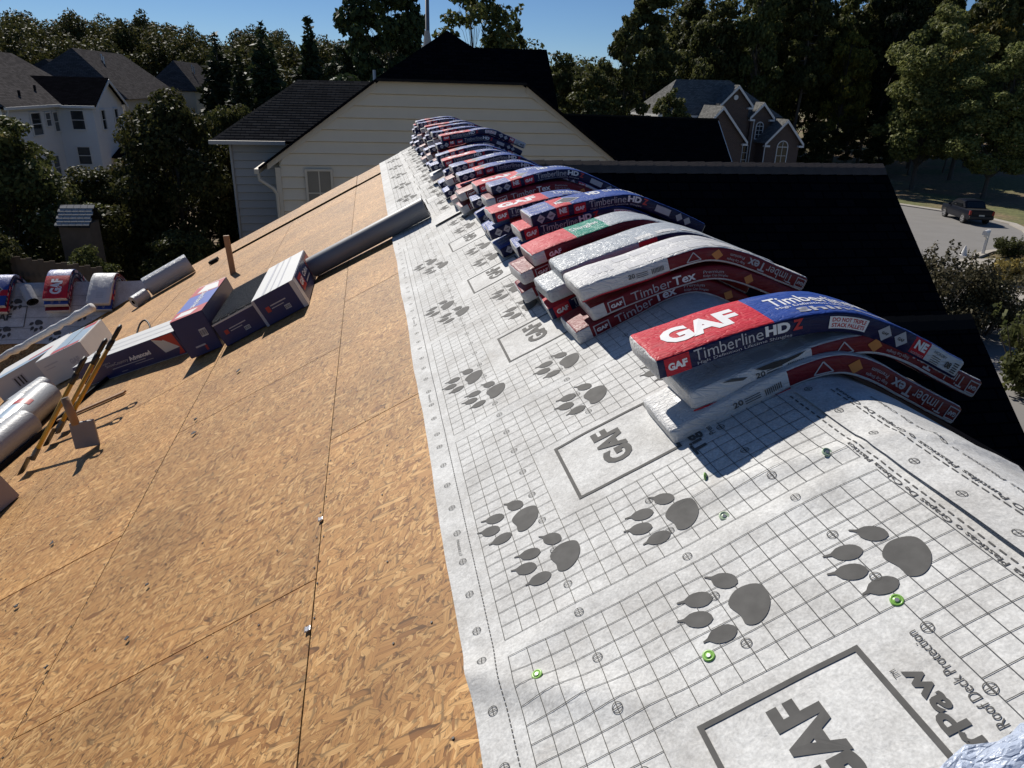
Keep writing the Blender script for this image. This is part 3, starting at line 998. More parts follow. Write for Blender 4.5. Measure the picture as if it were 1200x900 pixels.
# ---- long black-roofed house to the right of it
DH = empty('dark_roof_house', (12, 38, GZ), 'long black roof behind the ridge, brick house showing past its end', 'house')
dinv = Matrix.Translation(-Vector((12, 38, GZ)))
d = MB()
for sg in (-1, 1):
    q = [(6.5, 38, -.32), (17.0, 38, -.40), (17.0, 38 + sg * 3.4, -3.4), (6.5, 38 + sg * 3.4, -3.32)]
    if sg < 0:
        q = [q[0], q[3], q[2], q[1]]
    d.hexa([(p[0], p[1], p[2] - .1) for p in q] + q)
o = d.build('roof', M['shingle_black'], DH); o.matrix_parent_inverse = dinv; set_uv(o)
d = MB(); d.prism([(16.7, 34.9, GZ), (16.7, 41.1, GZ), (16.7, 41.1, -3.2), (16.7, 38, -.5), (16.7, 34.9, -3.2)], (-9.8, 0, 0))
o = d.build('wall', M['brick'], DH); o.matrix_parent_inverse = dinv; set_uv(o)
d = MB()
for sg in (-1, 1):
    d.prism([(17.02, 38, -.45), (17.02, 38 + sg * 3.4, -3.45), (17.02, 38 + sg * 3.4, -3.7), (17.02, 38, -.7)], (.05, 0, 0))
d.split('rake_trim', M['trim'], DH, dinv)
d = MB(); d.tube([(6.5, 38, -.30), (17.05, 38, -.38)], 0.06, 6)
o = d.build('ridge_trim', M['shingle_dark'], DH); o.matrix_parent_inverse = dinv

# ---- brick house with several gables
BH = empty('brick_house', (33, 66, GZ), 'brick house with white-trimmed gables and arched windows by the woods', 'house')
binv = Matrix.Translation(-Vector((33, 66, GZ)))
hp = MB()
eaveL, ridL, ridR, eaveC = (24.6, 74, -1.0), (27.4, 69.4, 2.11), (32.8, 69.4, 2.17), (24.7, 66, -.95)
eaveR, eaveRB = (37.0, 66, -.95), (37.0, 74, -1.0)
hp.add([eaveL, eaveC, ridL, ridR, eaveR, eaveRB], [(0, 1, 2), (1, 4, 3, 2), (4, 5, 3), (5, 0, 2, 3)])
o = hp.build('main_roof', M['shingle_pale'], BH); o.matrix_parent_inverse = binv; set_uv(o)
hp = MB(); hp.box((30.9, 70, (GZ - 1.0) / 2), (11.8, 7.6, -1.0 - GZ))
o = hp.build('main_wall', M['brick'], BH); o.matrix_parent_inverse = binv; set_uv(o)
ev = MB(); ev.box((24.65, 70, -1.05), (0.18, 8.2, 0.2)); ev.box((27.2, 65.95, -1.05), (5.0, 0.18, 0.2))
ev.split('eave_trim', M['trim'], BH, binv)
gable_block(BH, binv, 32.03, 1.72, 66.0, 70.2, 1.35, 1.35, 1.03, GZ, M['brick'], M['shingle_pale'], M['trim'])
gable_block(BH, binv, 29.33, -0.05, 63.0, 69.0, 2.4, 2.4, 1.08, GZ, M['brick'], M['shingle_pale'], M['trim'])
gable_block(BH, binv, 34.73, 0.32, 65.9, 68.6, 1.0, 1.0, 1.04, GZ, M['brick'], M['shingle_pale'], M['trim'], 0.25)
gable_block(BH, binv, 36.24, -1.06, 64.0, 67.4, 1.65, 1.65, 1.06, GZ, M['brick'], M['shingle_pale'], M['trim'])
gv = MB(); gv.tube([(31.95, 65.98, .68), (31.95, 65.9, .68)], 0.22, 14)
o = gv.build('round_vent', M['trim'], BH); o.matrix_parent_inverse = binv
window(BH, binv, 34.35, 35.0, -2.85, -1.75, 65.9, arch=True, grid=(2, 3))
window(BH, binv, 35.72, 36.72, -5.0, -3.45, 64.0, arch=True, grid=(2, 2))
window(BH, binv, 33.3, 33.75, -5.4, -3.5, 65.95, grid=(1, 3))
dd_ = MB(); dd_.box((32.55, 65.93, -4.55), (0.9, 0.1, 2.1), bev=.02)
o = dd_.build('door', M['trim'], BH); o.matrix_parent_inverse = binv
ds = MB(); ds.tube([(34.05, 65.9, -1.2), (34.05, 65.9, -7.9)], .05, 6); ds.tube([(34.42, 63.9, -3.1), (34.42, 63.9, -7.9)], .05, 6)
ds.split('downspout', M['trim'], BH, binv)

# ---- white house far left
WH = empty('white_house', (-21, 52, GZ), 'white two-storey house with grey roof at far left behind trees', 'house')
winv = Matrix.Translation(-Vector((-21, 52, GZ)))
def wpart(mb, name, mat, uv=False):
    o = mb.build(name, mat, WH); o.matrix_parent_inverse = winv
    return set_uv(o) if uv else o
w = MB(); w.box((-24.2, 50.5, (GZ - .85) / 2), (8.8, 13.6, -.85 - GZ)); w.prism([(-28.6, 43.7, -.85), (-19.8, 43.7, -.85), (-24.2, 43.7, 1.8)], (0, .1, 0))
wpart(w, 'wall', M['siding_white'])
w = MB()
RN, RF = (-24.2, 46.5, 2.15), (-24.2, 57.4, 2.15)
e1, e2, e3, e4 = (-19.4, 43.3, -.72), (-19.4, 57.4, -.72), (-29.0, 57.4, -.72), (-29.0, 43.3, -.72)
w.add([RN, RF, e1, e2, e3, e4], [(0, 2, 3, 1), (0, 1, 4, 5), (5, 2, 0), (3, 4, 1)])
wpart(w, 'roof', M['shingle_grey'], True)
w = MB(); w.prism([(-17.75, 50.8, GZ), (-17.75, 56.6, GZ), (-17.75, 56.6, -.7), (-17.75, 53.7, .72), (-17.75, 50.8, -.7)], (-2.5, 0, 0))
wpart(w, 'wing_wall', M['siding_white'])
w = MB()
for sg in (-1, 1):
    q = [(-22.2, 53.7, .82), (-17.45, 53.7, .82), (-17.45, 53.7 + sg * 3.2, -.78), (-20.3 if sg < 0 else -20.3, 53.7 + sg * 3.2, -.78)]
    if sg < 0:
        q = [q[0], q[3], q[2], q[1]]
    w.hexa([(p[0], p[1], p[2] - .08) for p in q] + q)
wpart(w, 'wing_roof', M['shingle_black'], True)  # darkness of the shaded slope put into black shingle colour
w = MB()
for sg in (-1, 1):
    w.prism([(-17.44, 53.7, .74), (-17.44, 53.7 + sg * 3.2, -.86), (-17.44, 53.7 + sg * 3.2, -1.06), (-17.44, 53.7, .54)], (.04, 0, 0))
w.box((-19.42, 50.3, -.80), (.12, 14.0, .14)); w.box((-18.7, 50.45, -.86), (2.4, .12, .14))
w.tube([(-19.6, 44.0, -.9), (-19.75, 43.9, -1.4), (-19.75, 43.9, GZ)], .06, 6)
w.split('trim', M['trim'], WH, winv)
for (y0, y1, z0, z1) in ((46.9, 48.2, -2.3, -1.15), (50.0, 50.7, -2.25, -1.2), (48.9, 49.6, -1.9, -1.2), (48.7, 49.6, -4.9, -3.6)):
    window(WH, winv, y0, y1, z0, z1, -19.77, face=(1, 0), glass=M['glass'], grid=(1, 2))
window(WH, winv, -19.0, -18.3, -2.15, -1.1, 50.77, glass=M['glass'], grid=(1, 2))
window(WH, winv, -19.0, -18.3, -4.2, -3.2, 50.77, glass=M['glass'], grid=(1, 2))
for y0 in (52.0, 54.6):
    window(WH, winv, y0, y0 + .7, -2.2, -1.1, -17.72, face=(1, 0), glass=M['glass'], grid=(1, 2))
w = MB()
for (yy, zz_) in ((50.5, 0.0), (47.2, -.25), (49.2, .9)):
    xx = -19.4 - (zz_ + .72) / 2.87 * 4.8
    w.tube([(xx, yy, zz_), (xx, yy, zz_ + .3)], .07, 6)
w.split('roof_vent', M['black'], WH, winv)
w = MB(); w.prism([(-17.7, 52.6, -4.0), (-15.6, 52.6, -4.3), (-15.6, 56, -4.3), (-17.7, 56, -3.2)], (0, 0, .08))
wpart(w, 'porch_roof', M['shingle_black'], True)

# lap siding of the white house, laps too fine to pick apart
w = MB()
zz_ = -1.0
while zz_ > -6.6:
    for (p0, p1, nx, ny) in (((-19.8, 43.7), (-19.8, 50.8), 1, 0), ((-19.8, 50.8), (-17.75, 50.8), 0, -1), ((-17.75, 50.8), (-17.75, 56.6), 1, 0)):
        a = [(p0[0] + nx * .035, p0[1] + ny * .035, zz_ - .19), (p1[0] + nx * .035, p1[1] + ny * .035, zz_ - .19), (p1[0], p1[1], zz_ - .19), (p0[0], p0[1], zz_ - .19)]
        b_ = [(p0[0] + nx * .012, p0[1] + ny * .012, zz_), (p1[0] + nx * .012, p1[1] + ny * .012, zz_), (p1[0], p1[1], zz_), (p0[0], p0[1], zz_)]
        w.hexa(a + b_)
    zz_ -= .2
wpart(w, 'lap_siding', M['siding_white'])['kind'] = 'stuff'

# ---- two more roofs behind it
def hip_house(name, label, ridge, half, zr_, ze, y0, y1, roofm, inset):
    h = empty(name, (ridge, (y0 + y1) / 2, GZ), label, 'house')
    inv = Matrix.Translation(-Vector((ridge, (y0 + y1) / 2, GZ)))
    w = MB()
    a = [(ridge, y0 + inset, zr_), (ridge, y1 - 1.5, zr_), (ridge + half, y0, ze), (ridge + half, y1, ze), (ridge - half, y1, ze), (ridge - half, y0, ze)]
    w.add(a, [(0, 2, 3, 1), (0, 1, 4, 5), (5, 2, 0), (3, 4, 1)])
    o = w.build('roof', roofm, h); o.matrix_parent_inverse = inv; set_uv(o)
    w = MB(); w.box((ridge, (y0 + y1) / 2, (GZ + ze) / 2 - .03), (2 * half - .8, y1 - y0 - .8, ze - GZ - .06))
    o = w.build('wall', M['siding_tan'], h); o.matrix_parent_inverse = inv
    w = MB(); w.tube([(ridge + .9, y0 + inset + 3.2, zr_ - .9), (ridge + .9, y0 + inset + 3.2, zr_ - .25)], .07, 6)
    w.tube([(ridge + 1.2, y0 + inset + 2.6, zr_ - 1.1), (ridge + 1.2, y0 + inset + 2.6, zr_ - .45)], .07, 6)
    w.split('vent_pipe', M['alloy'], h, inv)
    return h
hip_house('grey_roof_house', 'house with broad grey hip roof behind the white house', -22.0, 4.2, 2.75, -.55, 58.5, 75.0, M['shingle_grey'], 3.4)
hip_house('small_roof_house', 'small distant grey roof between the grey hip roof and the conifers', -18.9, 2.4, 2.5, -.1, 75.5, 90.0, M['shingle_grey'], 2.6)
hip_house('far_roof_house', 'dark roof sliver farthest back between the two left roofs', -26.5, 4.0, 2.1, -.5, 66.0, 82.0, M['shingle_dark'], 3.0)

# ---- street, kerbs, drive on the right
def ribbon(name, poly, z, mat, kind='structure'):
    b_ = MB(); b_.add([(x, y, z) for x, y in poly], [tuple(range(len(poly)))])
    return struct(b_.build(name, mat), kind)
arc = [(46.8, 60.5), (48.3, 56.5), (49.2, 53.0), (49.0, 50.0), (47.6, 47.3), (46.0, 45.2), (43.8, 43.0), (41.0, 41.2), (37.9, 40.3)]
street_poly = [(30.0, 66.0), (44.5, 64.0)] + arc + [(33.5, 36.5), (30.0, 30.0), (27.5, 20.0), (25.0, 8.0), (14.0, 8.0), (18.0, 30.0), (22.0, 45.0)]
ribbon('road', street_poly, GZ + .004, M['asphalt'])
kb = MB()
kpts = [(40.0, 65.2), (44.5, 63.4)] + arc + [(35.6, 38.9)]
for i in range(len(kpts) - 1):
    a, b_ = Vector((*kpts[i], 0)), Vector((*kpts[i + 1], 0))
    t = (b_ - a).normalized(); n_ = Vector((-t.y, t.x, 0))
    if i < len(kpts) - 2:
        t2 = (Vector((*kpts[i + 2], 0)) - b_).normalized(); n2 = ((n_ + Vector((-t2.y, t2.x, 0))) / 2).normalized()
    else:
        n2 = n_
    if i == 0:
        n1 = n_
    else:
        n1 = pn
    pn = n2
    w_ = 0.55
    kb.hexa([(a.x, a.y, GZ), (b_.x, b_.y, GZ), (b_.x + n2.x * w_, b_.y + n2.y * w_, GZ), (a.x + n1.x * w_, a.y + n1.y * w_, GZ),
             (a.x, a.y, GZ + .09), (b_.x, b_.y, GZ + .09), (b_.x + n2.x * w_, b_.y + n2.y * w_, GZ + .14), (a.x + n1.x * w_, a.y + n1.y * w_, GZ + .14)])
struct(kb.build('kerb', M['concrete']))
ribbon('driveway', [(33.9, 38.4), (37.0, 38.3), (42.0, 35.5), (43.0, 31.0), (37.5, 33.3), (34.0, 34.6), (32.0, 35.2)], GZ + .012, M['concrete'])
ribbon('pavement', [(31.2, 33.0), (33.2, 31.6), (29.6, 22.5), (28.2, 23.4)], GZ + .014, M['concrete'])
# ================================================================== trees and plants
def leaf_cloud(clumps, n, size, seed, flat=0.35, aspect=1.6, droop=0.0):
    """many small leaf faces spread through ellipsoid clumps; clumps: (x,y,z,rx,ry,rz)"""
    rnd = random.Random(seed)
    vs = []; fs = []
    wts = [c[3] * c[4] * c[5] for c in clumps]
    tot = sum(w ** 0.75 for w in wts)
    for c, w in zip(clumps, wts):
        k = max(6, int(n * (w ** 0.75) / tot))
        for _ in range(k):
            while True:
                a, b_, g = rnd.uniform(-1, 1), rnd.uniform(-1, 1), rnd.uniform(-1, 1)
                r2 = a * a + b_ * b_ + g * g
                if r2 < 1 and rnd.random() < 0.25 + 0.75 * r2:
                    break
            p = Vector((c[0] + a * c[3], c[1] + b_ * c[4], c[2] + g * c[5] - droop * (a * a + b_ * b_)))
            nrm = Vector((a + rnd.gauss(0, .7), b_ + rnd.gauss(0, .7), g * .8 + flat + rnd.gauss(0, .6))).normalized()
            t = nrm.cross(Vector((rnd.gauss(0, 1), rnd.gauss(0, 1), rnd.gauss(0, 1)))).normalized()
            s2 = nrm.cross(t)
            sz = size * rnd.uniform(.5, 1.5)
            o = len(vs)
            t = t * sz * aspect * .5; s2 = s2 * sz * .5
            vs += [p - t, p + s2 * .9 - t * .1, p + t, p - s2 * .9 - t * .1]
            fs.append((o, o + 1, o + 2, o + 3))
    return vs, fs

def add_mesh(name, vs, fs, mat, smooth=False):
    me = bpy.data.meshes.new(name)
    me.from_pydata([tuple(v) for v in vs], [], fs)
    me.materials.append(mat)
    return me

def broad_tree(seed, h, rad, leafm, n, size, base=0.25, nclump=26, trunk=0.22, slim=False):
    """tapered trunk with limbs and an uneven crown; origin at the foot. returns (trunk mesh, crown mesh)"""
    rnd = random.Random(seed)
    t = MB()
    lean = [Vector((0, 0, 0))]
    for i in range(1, 7):
        lean.append(Vector((rnd.gauss(0, .02) * h * i / 6, rnd.gauss(0, .02) * h * i / 6, h * .92 * i / 6)))
    t.tube(lean, [trunk * (1 - .85 * i / 6) for i in range(7)], 7)
    clumps = []
    nclump = int(nclump * 1.7)
    for i in range(nclump):
        f = base + (1 - base) * ((i + .5) / nclump)
        prof = sin(pi * min(1, max(0.05, (f - base) / (1 - base) * .86 + .12))) ** .7
        a = i * 2.4 + rnd.uniform(-.5, .5)
        rr = rad * prof * rnd.uniform(.30, .98)
        p = Vector((rr * cos(a), rr * sin(a), h * f * rnd.uniform(.95, 1.02)))
        cr = rad * rnd.uniform(.15, .32) * (.6 + .5 * prof)
        clumps.append((p.x, p.y, p.z, cr, cr, cr * rnd.uniform(.5, .85)))
        k = min(5, max(1, int(f * 6)))
        b0 = lean[k] * (.85)
        t.tube([b0, b0.lerp(p, .5) + Vector((0, 0, .04 * h)), p], [trunk * .32 * (1.15 - f), trunk * .2 * (1.15 - f), trunk * .06], 5)
    # stray twigs break the outline
    for i in range(nclump // 2):
        c = clumps[rnd.randrange(nclump)]
        a = rnd.uniform(0, 2 * pi)
        clumps.append((c[0] + cos(a) * c[3] * 1.05, c[1] + sin(a) * c[3] * 1.05, c[2] + rnd.uniform(-.3, .9) * c[5], c[3] * .3, c[3] * .3, c[3] * .3))
    vs, fs = leaf_cloud(clumps, n, size, seed)
    tm = bpy.data.meshes.new('trunk'); tm.from_pydata(t.v, [], t.f); tm.materials.append(M['bark'])
    return tm, add_mesh('crown', vs, fs, leafm)

def conifer(seed, h, rad, leafm, n, size, base=.06):
    rnd = random.Random(seed)
    t = MB(); t.tube([(0, 0, 0), (0, 0, h * .98)], [rad * .1, .02], 7)
    clumps = []
    k = 30
    for i in range(k):
        f = base + (1 - base) * i / k
        rr = rad * (1 - f) ** .85 * rnd.uniform(.8, 1.15) + .08
        m_ = max(3, int(7 * (1 - f) + 3))
        for j in range(m_):
            a = 2 * pi * j / m_ + rnd.uniform(0, 1)
            q = rr * rnd.uniform(.45, .75)
            clumps.append((q * cos(a), q * sin(a), h * f - rr * .2, rr * .42, rr * .42, h * .022 + .06))
    vs, fs = leaf_cloud(clumps, n, size, seed, flat=.2, aspect=2.2)
    tm = bpy.data.meshes.new('trunk'); tm.from_pydata(t.v, [], t.f); tm.materials.append(M['bark'])
    return tm, add_mesh('crown', vs, fs, leafm)

def pine(seed, h, rad, leafm, n, size, base=.4):
    """tall pine: bare lower trunk, tufted tiers with gaps"""
    rnd = random.Random(seed)
    t = MB()
    pts = [Vector((rnd.gauss(0, .012) * h * i / 6, rnd.gauss(0, .012) * h * i / 6, h * i / 6)) for i in range(7)]
    t.tube(pts, [.24 * (1 - .88 * i / 6) for i in range(7)], 7)
    clumps = []
    for i in range(60):
        f = base + (1 - base) * (i / 60)
        a = i * 2.4 + rnd.uniform(-.6, .6)
        ln = rad * (1.15 - .75 * (f - base) / (1 - base)) * rnd.uniform(.35, 1.05)
        s0 = pts[min(6, int(f * 6))].lerp(pts[min(6, int(f * 6) + 1)], f * 6 % 1)
        p = s0 + Vector((ln * cos(a), ln * sin(a), rnd.uniform(-.02, .05) * h * .5))
        t.tube([s0, p], [.05, .012], 5)
        cr = rnd.uniform(.55, .95) * rad * .34
        clumps.append((p.x, p.y, p.z, cr, cr, cr * .55))
        q = s0.lerp(p, .6)
        clumps.append((q.x, q.y, q.z + .1, cr * .7, cr * .7, cr * .4))
    vs, fs = leaf_cloud(clumps, n, size, seed, aspect=2.0)
    tm = bpy.data.meshes.new('trunk'); tm.from_pydata(t.v, [], t.f); tm.materials.append(M['bark'])
    return tm, add_mesh('crown', vs, fs, leafm)

def plant_tree(name, meshes, loc, scale, rz, label, group=None, cat='tree', crown_mat=None):
    e = empty(name, loc, label, cat, group, (0, 0, rz))
    e.scale = scale if hasattr(scale, '__len__') else (scale, scale, scale)
    for nm, me in zip(('trunk', 'crown'), meshes):
        link_mesh(nm, me, e)
    return e

def gz(x, y):
    return ground_z(x, y) - .05

# prototypes (unit: metres)
B1 = broad_tree(1, 14, 4.6, M['leaf_dark'], 15000, .26, .22, 34)
B2_ = broad_tree(2, 15, 4.2, M['leaf_mid'], 15000, .25, .28, 32)
B3 = broad_tree(3, 16, 4.8, M['leaf_olive'], 30000, .19, .20, 46)
B4 = broad_tree(4, 13, 4.0, M['leaf_yellow'], 11000, .25, .25, 28)
B5 = broad_tree(5, 16, 3.2, M['leaf_dark'], 9000, .24, .30, 26)
TH = broad_tree(6, 16, 3.6, M['leaf_mid'], 4800, .26, .42, 26, trunk=.2)
C1 = conifer(7, 14, 2.6, M['needle'], 11000, .24)
C2 = conifer(8, 14, 2.2, M['needle'], 11000, .24)
P1 = broad_tree(9, 18, 3.3, M['needle'], 17000, .24, .22, 44)
P2 = pine(10, 20, 3.2, M['leaf_dark'], 15000, .24, .34)
N1 = broad_tree(21, 8.4, 3.2, M['leaf_mid'], 40000, .115, .02, 46, trunk=.16)
N2 = broad_tree(22, 8.6, 3.3, M['leaf_mid'], 46000, .115, .0, 54, trunk=.16)

# near trees, lower left
plant_tree('leafy_tree', N1, (-13.7, 28, GZ), (.98, .98, .93), .4, 'dense green tree cut by the left edge, below the white house', 'garden trees on the left')
plant_tree('leafy_tree', N2, (-8.6, 30.5, GZ), (.92, .92, .99), 1.2, 'broad bushy tree in front of the white house', 'garden trees on the left')
plant_tree('leafy_tree', N1, (-6.9, 33.5, GZ), (.62, .62, .95), 2.2, 'narrow leafy tree beside the grey wing of the tan house', 'garden trees on the left')
plant_tree('leafy_tree', N2, (-12.2, 22.5, GZ), (.55, .55, .62), 3.2, 'low dark tree behind the stacked left gable', 'garden trees on the left')
plant_tree('leafy_tree', N1, (-7.6, 26.0, GZ), (.6, .6, .5), 4.6, 'low bushy tree at the foot of the grey wing', 'garden trees on the left')
plant_tree('leafy_tree', N1, (-13.6, 36.5, GZ), (.8, .8, .62), 5.2, 'rounded bush covering the foot of the white house', 'garden trees on the left')
plant_tree('leafy_tree', N2, (-9.7, 23.0, GZ), (.42, .42, .50), .7, 'low leafy bush hiding the wall of the small shed', 'garden trees on the left')
# conifers beyond the left houses
for i, (x, y, s, rz, nm) in enumerate([(-10.4, 75, 1.02, 0, 'pointed conifer just left of the tallest of the two spires'), (-6.5, 78, 1.07, 2, 'tallest pointed conifer above the grey hip roof of the tan house'), (-13.9, 72, .93, 4, 'wide conifer rising behind the small distant grey roof'), (-11.3, 66, .80, 1, 'shorter dark conifer in front of the spires'), (-4.2, 84, .90, 3, 'dark conifer right of the spires, behind the hip roof'), (-8.3, 70, .66, 5, 'lowest conifer tucked between the two spires')]):
    plant_tree('conifer', C1 if i % 2 == 0 else C2, (x, y, gz(x, y)), (s * 1.5, s * 1.5, s), rz, nm, 'conifers behind the left houses')
# pines and thin trees behind the clipped gable
plant_tree('pine_tree', P1, (0.2, 48, GZ), (.86, .86, .94), .5, 'tall dark pine left of the pole above the clipped gable', 'pines above the gable')
plant_tree('pine_tree', P1, (-2.4, 52, GZ), (.66, .66, .62), 2.5, 'shorter pine to the left of the tall dark pine', 'pines above the gable')
plant_tree('thin_tree', TH, (6.4, 55, GZ), (.95, .95, 1.02), 1.3, 'thin see-through tree directly right of the gable peak', 'pines above the gable')
plant_tree('thin_tree', B5, (10.2, 60, GZ), (.55, .55, .88), 2.3, 'small round-topped tree between the thin tree and the sky gap', 'pines above the gable')
plant_tree('leafy_tree', B1, (3.2, 62, GZ), (.7, .7, .72), 2.3, 'dark tree filling the gap behind the pole', 'pines above the gable')
# middle right
mid = [('leafy_tree', B1, 16.7, 72, .62, .85, 'dark tree left of the round olive tree, right of the sky gap'), ('leafy_tree', B2_, 16.2, 58, .72, .72, 'low olive tree above the left end of the long black roof'),
       ('leafy_tree', B5, 20.6, 64, .78, .97, 'slender tree rising left of the brick house roof'), ('leafy_tree', B2_, 21.5, 56, .55, .62, 'low tree behind the middle of the long black roof'),
       ('pine_tree', P2, 27.5, 78, 1.0, .95, 'tall loose pine above the brick house, left one'), ('leafy_tree', B1, 31.0, 84, 1.0, 1.05, 'broad dark tree directly behind the brick house'),
       ('pine_tree', P2, 40.8, 98, 1.05, 1.0, 'distant pine in the sky gap right of the brick house')]
for i, (nm, me, x, y, sx, sz, lb) in enumerate(mid):
    plant_tree(nm, me, (x, y, gz(x, y)), (sx, sx, sz), i * 1.7, lb, 'trees behind the brick house')
# the wood on the right: front rank, countable trunks
wood = [(40.5, 90, 1.05, 1.35, B1), (44.5, 87, 1.0, 1.5, B5), (48.5, 92, 1.1, 1.6, B2_), (51.5, 88, 1.0, 1.4, P2), (55.0, 94, 1.15, 1.6, B1), (57.5, 88, .9, 1.3, B4),
        (61.0, 94, 1.1, 1.58, B2_), (64.0, 89, 1.1, 1.5, P1), (67.0, 96, 1.15, 1.55, B1), (70.5, 90, 1.1, 1.6, B5), (74.0, 96, 1.2, 1.65, B1), (77.5, 88, 1.2, 1.7, B2_), (82.5, 94, 1.2, 1.7, B1)]
ordw = ['first', 'second', 'third', 'fourth', 'fifth', 'sixth', 'seventh', 'eighth', 'ninth', 'tenth', 'eleventh', 'twelfth', 'thirteenth']
for i, (x, y, sx, sz, me) in enumerate(wood):
    nm = 'pine_tree' if me in (P1, P2) else 'wood_tree'
    lb = 'tall %s at the wood edge, %s from the brick house' % ('pine' if nm == 'pine_tree' else ('yellowing tree' if me is B4 else 'dark tree'), ordw[i])
    plant_tree(nm, me, (x, y, gz(x, y)), (sx, sx, sz), i * 2.1, lb, 'front rank of the wood on the right')
# understorey in front of the wood
us = [(46, 82, .6, .46), (51, 82, .6, .44), (56, 83, .62, .46), (61, 83.5, .62, .5), (66, 84, .66, .5), (42, 79.5, .48, .38), (71, 84, .7, .55)]
for i, (x, y, sx, sz) in enumerate(us):
    plant_tree('understorey_tree', B1 if i % 2 else B5, (x, y, gz(x, y)), (sx, sx, sz), i * 1.3, 'low dark understorey tree, %s from the brick house, under the tall wood' % ordw[i], 'understorey of the wood')
# nearer sunlit pair beside the street
plant_tree('olive_tree', B3, (57.2, 72, gz(57.2, 72)), (1.15, 1.15, 1.10), .3, 'large olive-grey tree left of the pair above the parked pickup', 'pair of trees by the street')
plant_tree('olive_tree', B3, (60.0, 65, gz(60, 65)), (1.05, 1.05, .88), 2.9, 'rounder olive tree cut by the right edge beside the pickup', 'pair of trees by the street')
plant_tree('olive_tree', B4, (67.0, 78, gz(67, 78)), (1.3, 1.3, 1.35), 1.9, 'yellowing tree behind the olive pair at the right edge', 'pair of trees by the street')

# far wooded rise and the depth of the wood: reads as one mass
def far_wood(name, spots, n_each, size, mat, label, seed):
    rnd = random.Random(seed)
    vs = []; fs = []
    for (x, y, z, r, h) in spots:
        cl = []
        for k in range(5):
            cl.append((x + rnd.uniform(-.5, .5) * r, y + rnd.uniform(-.5, .5) * r, z + h * rnd.uniform(.45, .92), r * rnd.uniform(.4, .75), r * rnd.uniform(.4, .75), h * rnd.uniform(.12, .26)))
        v, f = leaf_cloud(cl, n_each, size, rnd.randrange(10 ** 6))
        o = len(vs)
        vs += v; fs += [tuple(i + o for i in q) for q in f]
    ob = link_mesh(name, add_mesh(name, vs, fs, mat))
    tag(ob, label, 'wood'); ob['kind'] = 'stuff'
    return ob
rnd = random.Random(5)
spots = []
for i in range(190):
    y = rnd.uniform(125, 190); x = rnd.uniform(-95, 22) * y / 170
    h = rnd.uniform(7.5, 11.5)
    spots.append((x, y, ground_z(x, y), rnd.uniform(3, 4.6), h))
far_wood('far_wood', spots, 1300, .34, M['leaf_mid'], 'distant wooded hill behind the left houses', 6)
spots = []
for i in range(95):
    y = rnd.uniform(102, 135); x = rnd.uniform(34, 84) * y / 88
    spots.append((x, y, ground_z(x, y), rnd.uniform(3.5, 5), rnd.uniform(16, 22)))
for i in range(40):
    y = rnd.uniform(100, 140); x = rnd.uniform(4, 34) * y / 100
    spots.append((x, y, ground_z(x, y), rnd.uniform(3, 4.5), rnd.uniform(9, 13)))
far_wood('deep_wood', spots, 900, .42, M['leaf_dark'], 'dark depth of the wood behind its front rank', 9)

# shrubs by the street and below the right gables
def shrub_mesh(seed, r, h, mat, n, size, twiggy=True):
    rd = random.Random(seed)
    cl = []
    for i in range(26):
        a = rd.uniform(0, 2 * pi); q = r * sqrt(rd.random()) * .8
        cl.append((q * cos(a), q * sin(a), h * rd.uniform(.2, .85), r * .3, r * .3, h * .18))
    for i in range(22):
        a = rd.uniform(0, 2 * pi); q = r * sqrt(rd.random()) * .9
        cl.append((q * cos(a), q * sin(a), h * rd.uniform(.8, 1.12), r * .06, r * .06, h * .14))
    vs, fs = leaf_cloud(cl, n, size, seed)
    t = MB()
    for i in range(16):
        a = rd.uniform(0, 2 * pi); q = r * sqrt(rd.random()) * .85
        t.tube([(q * .15 * cos(a), q * .15 * sin(a), 0), (q * .7 * cos(a), q * .7 * sin(a), h * .6), (q * cos(a), q * sin(a), h * rd.uniform(.85, 1.05))], [.03, .018, .006], 5)
    tm = bpy.data.meshes.new('stems'); tm.from_pydata(t.v, [], t.f); tm.materials.append(M['bark'])
    return tm, add_mesh('foliage', vs, fs, mat)
SH1 = shrub_mesh(31, 2.3, 3.0, M['shrub'], 14000, .085)
SH2 = shrub_mesh(32, 1.3, 1.6, M['leaf_dark'], 5000, .09)
SH3 = shrub_mesh(33, .9, 1.0, M['straw'], 2600, .12)
def plant_shrub(name, me, loc, sc, rz, label, group):
    e = empty(name, loc, label, 'shrub', group, (0, 0, rz)); e.scale = sc
    link_mesh('stems', me[0], e); link_mesh('foliage', me[1], e)
plant_shrub('tall_shrub', SH1, (21.3, 25.0, GZ), (1, 1, 1.05), 0, 'tall brownish shrub directly beside the dark right gable', 'shrubs beside the street')
plant_shrub('tall_shrub', SH1, (23.7, 24.6, GZ), (.85, .85, .85), 2, 'tall brownish shrub nearer the right edge', 'shrubs beside the street')
plant_shrub('round_shrub', SH2, (20.0, 18.6, GZ), (1.3, 1.3, 1.5), 1, 'near-black clipped shrub under the tall ones', 'shrubs beside the street')
plant_shrub('round_shrub', SH2, (18.6, 15.0, GZ), (1.2, 1.2, 1.4), 3, 'near-black shrub lowest at the right edge', 'shrubs beside the street')
plant_shrub('round_shrub', SH2, (38.3, 38.6, GZ), (.9, .9, .7), 3, 'small bush beside the mailbox', 'shrubs beside the street')
plant_shrub('round_shrub', SH2, (40.2, 39.0, GZ), (.9, .9, .5), 5, 'low bush right of the mailbox by the kerb', 'shrubs beside the street')
plant_shrub('ornamental_grass', SH3, (32.6, 32.6, GZ), (1.2, 1.2, 1.1), 0, 'straw-yellow ornamental grass at the right edge by the drive', 'shrubs beside the street')
